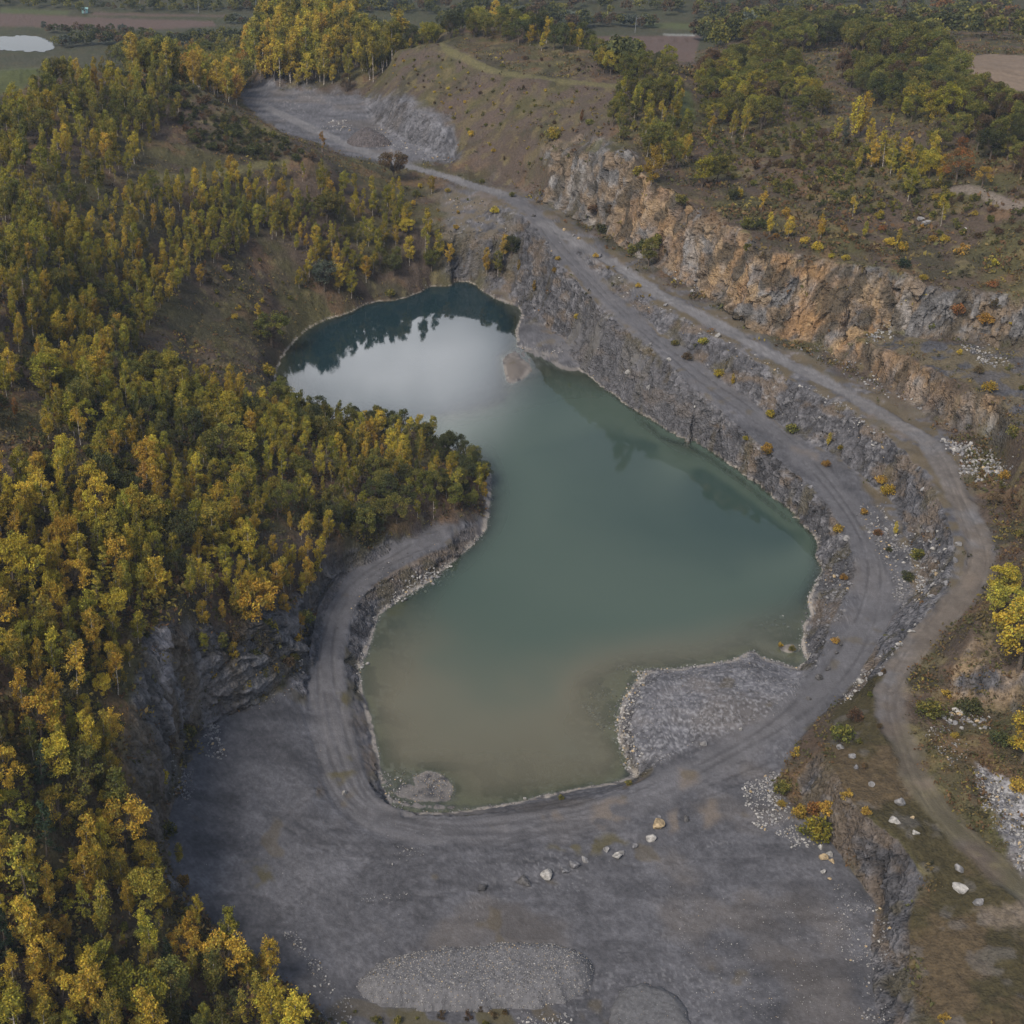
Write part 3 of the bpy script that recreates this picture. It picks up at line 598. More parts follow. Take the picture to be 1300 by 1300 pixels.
bx, by = at_z(np.array([500., 545, 600, 640, 655]), np.array([540., 530, 523, 512, 470]), 0.0)
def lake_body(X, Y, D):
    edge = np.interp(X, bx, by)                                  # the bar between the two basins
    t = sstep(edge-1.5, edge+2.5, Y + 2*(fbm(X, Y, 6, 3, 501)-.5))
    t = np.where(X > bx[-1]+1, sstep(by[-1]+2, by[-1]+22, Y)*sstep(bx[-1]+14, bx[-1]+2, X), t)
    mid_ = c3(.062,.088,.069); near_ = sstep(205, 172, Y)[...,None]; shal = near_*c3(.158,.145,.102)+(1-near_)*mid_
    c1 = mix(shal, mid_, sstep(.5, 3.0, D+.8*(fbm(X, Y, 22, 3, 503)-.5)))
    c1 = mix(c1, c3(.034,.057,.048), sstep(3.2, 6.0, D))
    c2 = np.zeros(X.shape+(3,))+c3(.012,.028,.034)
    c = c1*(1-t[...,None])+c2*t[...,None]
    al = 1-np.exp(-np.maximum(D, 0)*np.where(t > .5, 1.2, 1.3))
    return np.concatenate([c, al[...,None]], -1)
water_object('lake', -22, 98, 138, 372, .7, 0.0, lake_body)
# ------------------------------------------------------------------ plants
def foliage_material(name):
    m, nt, out = new_mat(name); lk = nt.links.new
    a = nt.nodes.new('ShaderNodeVertexColor'); a.layer_name = 'albedo'
    oi = nt.nodes.new('ShaderNodeObjectInfo')
    hs = nt.nodes.new('ShaderNodeHueSaturation'); lk(a.outputs['Color'], hs.inputs['Color'])
    h = nt.nodes.new('ShaderNodeMapRange'); h.inputs['To Min'].default_value = .485; h.inputs['To Max'].default_value = .518; lk(oi.outputs['Random'], h.inputs['Value']); lk(h.outputs[0], hs.inputs['Hue'])
    v = nt.nodes.new('ShaderNodeMath'); v.operation = 'MULTIPLY'; v.inputs[1].default_value = 7.31; lk(oi.outputs['Random'], v.inputs[0])
    v2 = nt.nodes.new('ShaderNodeMath'); v2.operation = 'FRACT'; lk(v.outputs[0], v2.inputs[0])
    v3 = nt.nodes.new('ShaderNodeMapRange'); v3.inputs['To Min'].default_value = .72; v3.inputs['To Max'].default_value = 1.22; lk(v2.outputs[0], v3.inputs['Value']); lk(v3.outputs[0], hs.inputs['Value'])
    d = nt.nodes.new('ShaderNodeBsdfDiffuse'); t = nt.nodes.new('ShaderNodeBsdfTranslucent'); mx = nt.nodes.new('ShaderNodeMixShader'); mx.inputs[0].default_value = .3
    lk(hs.outputs[0], d.inputs[0]); lk(hs.outputs[0], t.inputs[0]); lk(d.outputs[0], mx.inputs[1]); lk(t.outputs[0], mx.inputs[2]); lk(mx.outputs[0], out.inputs[0])
    return m
MT_leaf = foliage_material('autumn_leaves')
def bark_material(name, c1, c2, sc):
    m, nt, out = new_mat(name); lk = nt.links.new
    b = nt.nodes.new('ShaderNodeBsdfPrincipled'); b.inputs['Roughness'].default_value = .9
    g = nt.nodes.new('ShaderNodeTexCoord'); n = nt.nodes.new('ShaderNodeTexNoise'); n.inputs['Scale'].default_value = sc; lk(g.outputs['Object'], n.inputs['Vector'])
    r = nt.nodes.new('ShaderNodeMix'); r.data_type = 'RGBA'; r.inputs['A'].default_value = (*c1, 1); r.inputs['B'].default_value = (*c2, 1)
    q = nt.nodes.new('ShaderNodeMapRange'); q.inputs['From Min'].default_value = .42; q.inputs['From Max'].default_value = .58; lk(n.outputs['Fac'], q.inputs['Value']); lk(q.outputs[0], r.inputs['Factor'])
    lk(r.outputs['Result'], b.inputs['Base Color']); lk(b.outputs[0], out.inputs[0]); return m
MT_birchbark = bark_material('birch_bark', (.42,.38,.33), (.14,.11,.09), 3.0)
MT_bark = bark_material('brown_bark', (.12,.09,.065), (.06,.045,.035), 5.0)

PAL = {'bright gold': [(.56,.385,.05), (.48,.35,.05), (.36,.29,.055)], 'gold': [(.52,.35,.052), (.45,.32,.052), (.29,.24,.052)], 'amber': [(.40,.25,.052), (.36,.24,.05), (.27,.175,.05)], 'yellow-green': [(.30,.258,.046), (.385,.30,.046), (.19,.185,.044)],
       'olive': [(.155,.15,.042), (.21,.18,.045), (.10,.105,.035)], 'dark green': [(.078,.085,.036), (.11,.108,.038), (.055,.062,.033)], 'pine green': [(.036,.052,.03), (.05,.066,.034), (.028,.04,.026)],
       'rust': [(.27,.125,.045), (.21,.11,.045), (.15,.10,.04)], 'brown': [(.12,.082,.05), (.09,.07,.042), (.15,.095,.05)], 'grey-green': [(.10,.115,.09), (.13,.14,.105), (.075,.085,.06)]}

def tube(pts, rad, n=5):
    pts = np.asarray(pts, float); v = []; f = []
    for i, p in enumerate(pts):
        t = pts[min(i+1, len(pts)-1)]-pts[max(i-1, 0)]; t /= np.linalg.norm(t)+1e-9
        a = np.cross(t, (0.3,1,.2)); a /= np.linalg.norm(a)+1e-9; b = np.cross(t, a)
        for k in range(n):
            q = 2*math.pi*k/n; v.append(p+rad[i]*(math.cos(q)*a+math.sin(q)*b))
    for i in range(len(pts)-1):
        for k in range(n): f.append((i*n+k, i*n+(k+1) % n, (i+1)*n+(k+1) % n, (i+1)*n+k))
    return np.array(v), np.array(f)

def leaves(c, size, g, flat=0.0):
    """one small four-sided leaf spray at every point of C"""
    n = len(c); u = g.normal(size=(n,3)); w = g.normal(size=(n,3))
    if flat: u[:,2] *= 1-flat; w[:,2] *= 1-flat
    u /= np.linalg.norm(u, axis=1, keepdims=True)+1e-9; w -= u*(u*w).sum(1, keepdims=True); w /= np.linalg.norm(w, axis=1, keepdims=True)+1e-9
    s = size*g.uniform(.55, 1.35, (n,1))
    v = np.stack([c-u*s, c-w*s*.6+u*s*.15, c+u*s, c+w*s*.6+u*s*.15], 1).reshape(-1, 3)
    return v, np.arange(4*n).reshape(n, 4)

def plant_geometry(kind, form, seed):
    """unit plant about as high as the number it returns: wood (verts, faces), leaf centres with a clump number, leaf size"""
    g = np.random.default_rng(seed); wv, wf, off = [], [], 0
    pts, cl = [], []
    def wood(p, r, n=5):
        nonlocal off
        v, f = tube(p, r, n); wv.append(v); wf.append(f+off); off += len(v)
    def spray(a, b, n, sd, k):
        t = g.uniform(.25, 1, (n,1))**.8
        pts.append(a+(b-a)*t+g.normal(size=(n,3))*sd); cl.append(np.full(n, k))
    if kind in ('birch', 'poplar', 'larch', 'pine'):
        h = 10.0; lean = g.normal(size=2)*(.5 if kind == 'birch' else .15)
        stems = [(0.,0.)] if not (kind == 'birch' and form == 'forked') else [(0,0),(1.0,.3)]
        for si, (sx, sy) in enumerate(stems):
            hh = h*(1-.12*si)
            axis = lambda t, sx=sx, sy=sy, hh=hh: np.array([sx*min(1, t*2.2)+lean[0]*t*t+.12*math.sin(5*t+seed+si), sy*min(1, t*2.2)+lean[1]*t*t+.12*math.cos(4*t+seed), hh*t])
            r0 = {'birch': .13, 'poplar': .2, 'larch': .16, 'pine': .17}[kind]
            ts = np.linspace(-.06, .97, 9); wood([axis(max(t, -.06)) for t in ts], [r0*(1-.93*max(t, 0)) for t in ts], 6)
            nb = {'birch': 38, 'poplar': 42, 'larch': 46, 'pine': 44}[kind]
            if form == 'sparse': nb = int(nb*.6)
            if len(stems) > 1: nb = 20
            for i in range(nb):
                t = {'birch': g.uniform(.2, .97), 'poplar': g.uniform(.06, .97), 'larch': g.uniform(.12, .98), 'pine': g.uniform(.1, .98)}[kind]
                if kind == 'birch' and form == 'slim': R_ = 1.15*math.sin(math.pi*min(1, (t-.12)/.9))**.7+.2
                elif kind == 'birch': R_ = {'full': 1.8, 'sparse': 1.6, 'forked': 1.35}.get(form, 1.5)*math.sin(math.pi*min(1, max(.05, (t-.08)/.95)))**.75*(1.12-.35*t)+.25
                elif kind == 'poplar': R_ = 1.75*math.sin(math.pi*min(1, max(.03, t*.93+.05)))**.6*(1.05-.45*t)
                else: R_ = (2.2 if kind == 'larch' else 2.0)*(1.0-t)**.85+.12
                R_ *= g.uniform(.6, 1.2); az = g.uniform(0, 2*math.pi)
                rise = {'birch': .75, 'poplar': 1.5, 'larch': .12, 'pine': .05}[kind]*R_
                a = axis(t); d = np.array([math.cos(az), math.sin(az), 0])*R_
                m_ = a+d*.55+np.array([0,0,rise*.8]); b = a+d+np.array([0,0,rise*(.75 if kind == 'birch' else 1)-(.25 if kind in ('larch','pine') else 0)*R_*.5])
                wood([a, m_*.5+(a+b)*.25, b], [r0*.32*(1.05-t), r0*.18*(1.05-t)+.006, .006], 3)
                n = int({'birch': 78, 'poplar': 46, 'larch': 44, 'pine': 52}[kind]*(.35+R_*.55))
                if form == 'sparse': n = int(n*.7)
                spray(a+d*.12, b, n, np.array([.22,.22,.2]) if kind in ('birch','poplar') else np.array([.2,.2,.11]), i)
                if kind == 'birch':
                    for q in range(2): c = a+d*g.uniform(.4,1)+np.array([0,0,rise*.6])+g.normal(size=3)*.3; n2 = 16; pts.append(c+g.normal(size=(n2,3))*np.array([.18,.18,.36])-np.array([0,0,.3])); cl.append(np.full(n2, i))
        size = {'birch': .155, 'poplar': .16, 'larch': .15, 'pine': .14}[kind]
    elif kind == 'broad':
        h = 9.0; rx = {'round': 3.7, 'spreading': 4.6, 'sparse': 3.2, 'upright': 2.8}[form]; cz = 5.4; rz = 3.7 if form != 'upright' else 4.0
        wood([(0,0,-.5),(0.05,.05,1),(.15,-.05,2.6),(0,.1,4.4)], [.3,.26,.2,.12], 7)
        nb = 46 if form != 'sparse' else 26
        for i in range(nb):
            z = g.uniform(-.75, 1); az = g.uniform(0, 2*math.pi); q = math.sqrt(max(0, 1-z*z)); rr = g.uniform(.62, 1.0)
            b = np.array([math.cos(az)*q*rx*rr, math.sin(az)*q*rx*rr, cz+z*rz*rr])*np.array([1,g.uniform(.85,1.05),1])
            a = np.array([0,0,2.2+1.8*g.uniform()]); wood([a, (a+b)*.5+np.array([0,0,-.25]), b], [.1,.06,.01], 3)
            n = 96; rb = g.uniform(.75, 1.3); v = g.normal(size=(n,3)); v /= np.linalg.norm(v, axis=1, keepdims=True); v *= rb*g.uniform(.35, 1, (n,1))**.6; v[:,2] *= .75
            pts.append(b+v); cl.append(np.full(n, i))
        size = .18
    else:                                                            # shrub
        h = 2.6; nb = {'dome': 16, 'upright': 13, 'straggly': 9}[form]
        for i in range(nb):
            az = g.uniform(0, 2*math.pi); q = g.uniform(0, 1)**.6
            R_ = {'dome': 1.35, 'upright': .75, 'straggly': 1.3}[form]*q; zt = {'dome': (2.2-1.3*q*q), 'upright': g.uniform(1.0, 2.6)*(1-.35*q), 'straggly': g.uniform(.7, 2.1)}[form]*g.uniform(.75, 1.1)
            b = np.array([math.cos(az)*R_, math.sin(az)*R_, zt]); a = b*np.array([.15,.15,0])+np.array([0,0,-.15]); wood([a, (a+b)*.5+np.array([0,0,.15]), b], [.045,.03,.008], 3)
            n = 44; v = g.normal(size=(n,3)); v /= np.linalg.norm(v, axis=1, keepdims=True); v *= g.uniform(.3, .62)*g.uniform(.3, 1, (n,1))**.6
            pts.append(b*g.uniform(.72, 1.02)+v*np.array([1,1,.85])); cl.append(np.full(n, i))
            pts.append(b*.55+g.normal(size=(14,3))*.22); cl.append(np.full(14, i))
        size = .13
    p = np.concatenate(pts); c = np.concatenate(cl); p[:,2] = np.maximum(p[:,2], .05)
    return np.concatenate(wv), np.concatenate(wf), p, c, size, h

def leaf_mesh_data(geo, colour, seed):
    wv, wf, p, c, size, h = geo; g = np.random.default_rng(seed)
    v, f = leaves(p, size, g); pal = np.array(PAL[colour])
    tint = pal[g.choice(3, c.max()+1, p=[.5,.3,.2])]*g.uniform(.78, 1.2, (c.max()+1, 1))
    fc = tint[c]*g.uniform(.62, 1.35, (len(p), 1))*(1+g.normal(size=(len(p),3))*.05)
    sw = g.random(len(p)) < .14; fc[sw] = pal[2]*g.uniform(.6, 1.1, (sw.sum(), 1))
    return v, f, np.concatenate([np.clip(fc, .01, .6), np.ones((len(p), 1))], 1)

KINDS = {'birch': ('birch_tree', 'birch', ['slim','full','sparse','forked']), 'broad': ('deciduous_tree', 'tree', ['round','spreading','sparse','upright']), 'shrub': ('shrub', 'shrub', ['dome','upright','straggly']),
         'pine': ('pine_tree', 'pine', ['full','ragged']), 'larch': ('larch_tree', 'larch', ['full','ragged']), 'poplar': ('poplar_tree', 'poplar', ['slim','full'])}
GEO, PROTO = {}, {}
def proto(kind, form, colour):
    if (kind, form, colour) not in PROTO:
        if (kind, form) not in GEO: GEO[kind, form] = plant_geometry(kind, form, 1000+len(GEO)*7)
        geo = GEO[kind, form]; v, f, fc = leaf_mesh_data(geo, colour, 50+len(PROTO)); bm = MT_birchbark if kind == 'birch' else MT_bark
        n = KINDS[kind][0]
        if (kind, form, 'wood') not in PROTO: PROTO[kind, form, 'wood'] = mesh_from(n+'_trunk', geo[0], geo[1], bm, True)
        crown = mesh_from(n+'_crown', v, f, MT_leaf, False, face_colors=fc)
        PROTO[kind, form, colour] = [PROTO[kind, form, 'wood'], crown, None, geo[5]]
    return PROTO[kind, form, colour]
def joint_mesh(kind, form, colour):
    q = proto(kind, form, colour)
    if q[2] is None:
        geo = GEO[kind, form]; v, f, fc = leaf_mesh_data(geo, colour, 50+len(PROTO)); nw = len(geo[0])
        q[2] = mesh_from(KINDS[kind][0], np.concatenate([geo[0], v]), np.concatenate([geo[1], f+nw]), [MT_birchbark if kind == 'birch' else MT_bark, MT_leaf], False,
                         face_colors=np.concatenate([np.tile([[.2,.18,.15,1]], (len(geo[1]),1)), fc]), mat_index=np.r_[np.zeros(len(geo[1])), np.ones(len(f))])
    return q[2]

PLANTS = []     # dicts: kind form colour X Y h label(optional)
def add_plant(kind, form, colour, X, Y, h, label=None, sub=None, w=1.0):
    PLANTS.append(dict(kind=kind, form=form, colour=colour, X=float(X), Y=float(Y), h=float(h), label=label, sub=sub, w=w))

occ = {}
def free(X, Y, r):
    i, j = int(X//6), int(Y//6)
    for a in (-1,0,1):
        for b in (-1,0,1):
            for (x, y, q) in occ.get((i+a, j+b), ()):
                if (x-X)**2+(y-Y)**2 < (r*.5+q*.5)**2: return False
    return True
def occupy(X, Y, r): occ.setdefault((int(X//6), int(Y//6)), []).append((X, Y, r))

def single(px, py, hpx, kind, form, colour, label=None):
    X, Y, Z = (float(q[0]) for q in hit(px, py)); d = Y*cp+(CH-Z)*sp; dep = math.atan2(CH-Z, Y)
    h = hpx/(F/d*math.cos(dep)*.98)
    if kind == 'shrub': h *= .8                      # seen from above a shrub's depth adds to its height in the picture
    add_plant(kind, form, colour, X, Y, h, label); occupy(X, Y, 2.5)

SH = 'shrub'
SINGLES = [
 (1083,178,52,'poplar','full','bright gold','tall golden poplar with a broad crown, the lower one of the joined pair'),(1092,172,52,'poplar','full','bright gold','tallest golden poplar on the plateau, with the highest pointed top'),(1101,193,39,'poplar','slim','bright gold','slender golden poplar standing alone beside the joined pair'),
 (1061,181,29,'poplar','slim','yellow-green','small pale poplar farthest from the tall golden pair'),(1070,188,34,'poplar','slim','grey-green','thin grey-green poplar between the pale poplar and the golden pair'),(1131,164,18,'poplar','slim','gold','tip of a yellow poplar rising out of the dark green wood'),(1173,163,19,'poplar','slim','olive','greenish poplar tip rising out of the dark green wood'),
 (1187,196,32,'broad','round','olive','round olive tree with a golden tinge behind the rounder green tree'),(1179,226,35,'broad','round','yellow-green','round light green tree in front of the dark wood on the plateau'),(1213,233,42,'broad','sparse','rust','thin rusty tree with bare branches beside the pale plateau path'),(1246,240,26,'broad','sparse','amber','sparse amber tree standing over the pale plateau path'),
 (948,291,22,SH,'dome','olive',None),(977,298,27,'birch','slim','gold',None),(984,303,10,SH,'dome','amber',None),(1000,303,27,'birch','full','gold',None),(965,291,19,SH,'dome','dark green',None),(966,270,26,'birch','sparse','gold',None),(997,277,22,SH,'upright','amber',None),(1021,311,15,SH,'dome','gold',None),(1041,304,29,'birch','slim','gold',None),(1037,319,18,SH,'dome','gold',None),(1072,294,13,SH,'straggly','rust',None),(1096,303,21,'birch','slim','yellow-green',None),
 (1055,329,10,SH,'dome','yellow-green',None),(1073,332,13,SH,'dome','gold',None),(1103,320,15,SH,'straggly','brown',None),(1128,314,18,SH,'dome','gold',None),(1139,309,18,'birch','slim','gold',None),(1146,321,22,SH,'upright','gold',None),(1120,294,13,SH,'dome','rust',None),(1146,340,20,SH,'dome','pine green','low dark green bush on the edge of the high cliff'),(1171,356,13,SH,'dome','gold',None),(1115,280,21,SH,'upright','yellow-green',None),(1082,276,25,'birch','sparse','gold',None),(1183,308,15,SH,'dome','amber',None),(1198,309,15,SH,'dome','gold',None),(1218,323,20,SH,'straggly','amber',None),(1262,340,17,SH,'upright','gold',None),(1260,366,16,SH,'dome','rust',None),(1214,402,23,SH,'dome','rust',None),(1249,414,22,SH,'dome','amber',None),(1263,392,20,SH,'straggly','brown',None),(1217,452,13,SH,'upright','gold',None),(1255,499,22,SH,'dome','gold',None),(951,322,22,SH,'upright','olive',None),
 (826,243,52,'birch','full','amber','large amber birch growing on a ledge of the high orange cliff'),(807,230,24,SH,'upright','yellow-green',None),(864,259,20,SH,'dome','olive',None),(891,238,36,'broad','upright','yellow-green',None),(910,233,34,'broad','upright','olive',None),(928,254,26,SH,'upright','dark green',None),(938,252,20,SH,'upright','gold',None),(702,179,26,SH,'dome','yellow-green',None),
 (823,338,32,'broad','upright','olive',None),(813,324,28,SH,'upright','dark green',None),(832,314,26,SH,'upright','olive',None),(753,272,18,SH,'dome','brown',None),(764,297,20,SH,'dome','dark green',None),(802,324,24,SH,'upright','olive',None),(772,280,16,SH,'straggly','brown',None),(628,272,14,SH,'dome','gold',None),(618,349,32,'birch','slim','gold',None),(632,351,30,'birch','full','olive',None),(639,336,30,'birch','full','amber',None),(649,330,27,'broad','upright','dark green',None),(658,347,15,'birch','slim','amber',None),(678,374,15,'birch','slim','amber',None),(704,350,13,SH,'upright','amber',None),(730,416,13,SH,'upright','gold',None),(756,327,9,SH,'dome','gold',None),(708,331,9,SH,'dome','gold',None),(872,458,15,SH,'dome','brown',None),(856,439,12,SH,'dome','olive',None),(892,441,15,SH,'dome','yellow-green',None),(912,479,15,SH,'dome','gold',None),(930,490,15,'birch','slim','gold',None),(810,366,9,SH,'dome','gold',None),
 (978,532,19,SH,'upright','gold',None),(1003,551,20,SH,'dome','olive',None),(1050,568,17,'birch','slim','gold',None),(1065,574,11,SH,'upright','yellow-green',None),(946,559,9,SH,'dome','gold',None),(972,584,24,SH,'upright','amber',None),(1063,679,15,SH,'dome','gold',None),(1070,738,11,SH,'dome','amber',None),(1126,631,22,SH,'dome','gold',None),(1118,615,16,SH,'dome','amber',None),(1136,681,17,'birch','slim','gold',None),(1161,711,24,SH,'upright','olive',None),(1113,681,13,SH,'dome','rust',None),(1128,701,9,SH,'dome','dark green',None),(1150,738,18,SH,'dome','dark green',None),(1048,594,13,SH,'dome','amber',None),(1096,654,15,SH,'upright','amber',None),(1060,818,11,SH,'dome','amber',None),
 (1268,762,42,'broad','upright','gold','yellow tree above the pale rock outcrop, the farther of two'),(1275,792,48,'broad','round','yellow-green','yellow-green bushy tree above the pale rock outcrop'),(1292,856,78,'broad','round','gold','large golden tree above the pale rock outcrop'),(1034,1068,36,SH,'dome','yellow-green','bright yellow-green bush at the foot of the dark shelf wall'),(1013,1042,26,SH,'upright','amber',None),(1030,1038,28,SH,'upright','rust',None),(1048,1045,22,SH,'dome','amber',None),(1071,1025,18,SH,'straggly','amber',None),(1096,1048,18,SH,'upright','amber',None),(991,1010,22,SH,'dome','olive',None),(991,1024,11,SH,'dome','amber',None),(1009,961,14,SH,'straggly','gold',None),(1176,912,34,SH,'dome','olive',None),(1200,890,16,SH,'straggly','amber',None),(1228,908,32,SH,'dome','dark green',None),(1211,940,11,SH,'dome','amber',None),(1297,972,66,'broad','upright','gold','golden tree at the edge of the picture beside the pale rubble'),(1266,950,28,SH,'dome','dark green',None),(1196,1298,14,SH,'straggly','amber',None),(1066,942,32,SH,'dome','olive',None),(1084,918,22,SH,'dome','brown',None),(1291,1008,26,SH,'dome','amber',None),(1262,640,22,SH,'dome','brown',None),(1285,560,24,SH,'dome','olive',None),(1275,610,18,SH,'dome','amber',None),
 (990,824,10,SH,'upright','gold','small yellow bush on the tiny curved islet'),(1005,828,10,SH,'dome','olive','small olive bush on the tiny curved islet'),(712,1015,8,SH,'dome','olive',None),(798,997,9,SH,'dome','olive',None),
 (288,347,15,SH,'dome','gold','small round yellow bush alone on the brown lakeside slope'),(254,363,26,'birch','full','gold',None),(288,328,44,'larch','full','olive',None),(499,230,38,'broad','round','brown','dark brown round tree beside the pale far road'),(409,193,24,'birch','sparse','amber',None),(325,803,58,'broad','round','gold','large golden tree on the ledge of the wooded cliff'),(317,719,48,'birch','full','gold',None),(284,789,26,'birch','slim','gold',None),(217,748,20,'birch','slim','gold',None),(230,704,52,'broad','round','dark green','big dark green round tree above the wooded cliff'),(300,550,26,SH,'dome','pine green','dark bluish green bush in the wood behind the headland'),(131,675,36,'birch','slim','gold','bright yellow slim birch glowing among greener trees above the cliff'),
 (430,375,36,'birch','full','gold',None),(446,380,34,'birch','full','yellow-green',None),(412,372,38,'broad','round','grey-green','grey-green round tree on the bank of the far basin'),(465,358,32,'birch','full','gold',None),(345,440,42,'broad','round','olive','olive round tree leaning over the far basin'),(340,478,24,SH,'dome','yellow-green',None),(500,352,26,'broad','round','dark green',None),(495,378,16,SH,'dome','olive',None),(548,345,26,'broad','round','olive',None),(570,340,26,'birch','full','gold',None),(548,247,22,'birch','full','amber',None),(516,300,22,'broad','round','gold',None),(528,250,14,SH,'dome','olive',None),(612,233,9,SH,'dome','olive',None),(440,120,22,'broad','sparse','brown',None),(598,175,14,SH,'upright','gold',None),(737,157,16,'birch','slim','rust',None),(748,160,14,SH,'dome','olive',None),
 (605,46,26,'broad','round','olive','single round olive tree in the open on the far ridge'),(100,690,44,'birch','sparse','gold',None),(22,705,52,'birch','sparse','gold',None),(35,1165,92,'larch','full','yellow-green',None),(60,1090,70,'pine','full','pine green',None),(10,1230,70,'pine','ragged','pine green',None),
 (248,905,16,SH,'dome','olive',None),(268,872,24,SH,'upright','gold',None),(312,884,18,SH,'dome','gold',None),(332,868,20,SH,'dome','olive',None),(347,858,26,SH,'upright','gold',None),(366,848,20,SH,'dome','brown',None),(298,850,28,'birch','full','gold',None),(240,935,18,SH,'dome','olive',None),(374,818,26,SH,'upright','gold',None),(386,792,26,SH,'dome','olive',None),(352,826,30,'birch','slim','gold',None),(322,842,22,SH,'dome','dark green',None),(280,832,30,SH,'upright','olive',None),(258,842,28,'birch','full','yellow-green',None),(236,868,22,SH,'dome','brown',None),(338,806,26,SH,'dome','olive',None),(362,786,30,'birch','full','gold',None),(300,818,24,SH,'straggly','brown',None),(222,900,20,SH,'upright','olive',None),(215,960,22,SH,'dome','brown',None),(206,1010,26,SH,'upright','gold',None),(214,1060,22,SH,'dome','olive',None),(228,1100,26,'birch','slim','gold',None),(232,1128,24,SH,'upright','amber',None),
 (150,440,40,'birch','full','gold',None),(415,285,40,'broad','round','olive',None),(650,250,10,SH,'dome','olive',None),(20,530,24,'birch','slim','rust','rust coloured young birch on the brown clearing')]
for q in SINGLES: single(*q)

def scatter(poly, spacing, mixes, hr, seed, bound=None, clear=None):
    X, Y = plan(poly, True); M = poly_mask(None, 0, 0, 1, world=(X, Y)); g = np.random.default_rng(seed)
    n = int((X.max()-X.min())*(Y.max()-Y.min())/(spacing*spacing)*8)
    x = g.uniform(X.min(), X.max(), n); y = g.uniform(Y.min(), Y.max(), n); s, v = to_sv(x, y)
    inside = psample(M, s, v) > .5; dens = fbm(x, y, 16, 3, seed+900); ks = list(mixes); pr = np.array([mixes[k] for k in ks], float); pr /= pr.sum()
    hue = fbm(x, y, 15, 3, seed+950)
    bad = np.maximum.reduce([psample(m, s, v) for m in (M_road, M_track, M_gpath, M_epath)]) > .4; zz = H(x, y)
    if clear is not None: bad |= psample(clear, s, v) > .5
    sl = sample(slopeG, s, v)
    for i in range(n):
        if not inside[i] or bad[i] or zz[i] < .35 or sl[i] > 3.2: continue
        sp_ = spacing*.78*g.uniform(.7, 1.2)*(1.5 if dens[i] < .36 else 1.0)
        if not free(x[i], y[i], sp_): continue
        r = np.clip(.45*g.random()+.55*np.clip((hue[i]-.25)/.5, 0, 1), 0, .999); k = ks[int(np.searchsorted(np.cumsum(pr), r))]
        kind, colour = k.split('/'); form = KINDS[kind][2][g.choice(len(KINDS[kind][2]), p=[.2,.4,.15,.25] if kind == 'birch' else None)]
        h = g.uniform(*hr)*(1.0 if kind in ('birch','broad','poplar') else .85)
        if kind == 'shrub': h = min(h*.42, g.uniform(1.4, 4.0))
        if g.random() < .25: h *= g.uniform(.45, .75)
        add_plant(kind, form, colour, x[i], y[i], h, w={'birch': g.uniform(.7, 1.12), 'broad': g.uniform(.72, 1.0)}.get(kind, 1.0)); occupy(x[i], y[i], sp_)

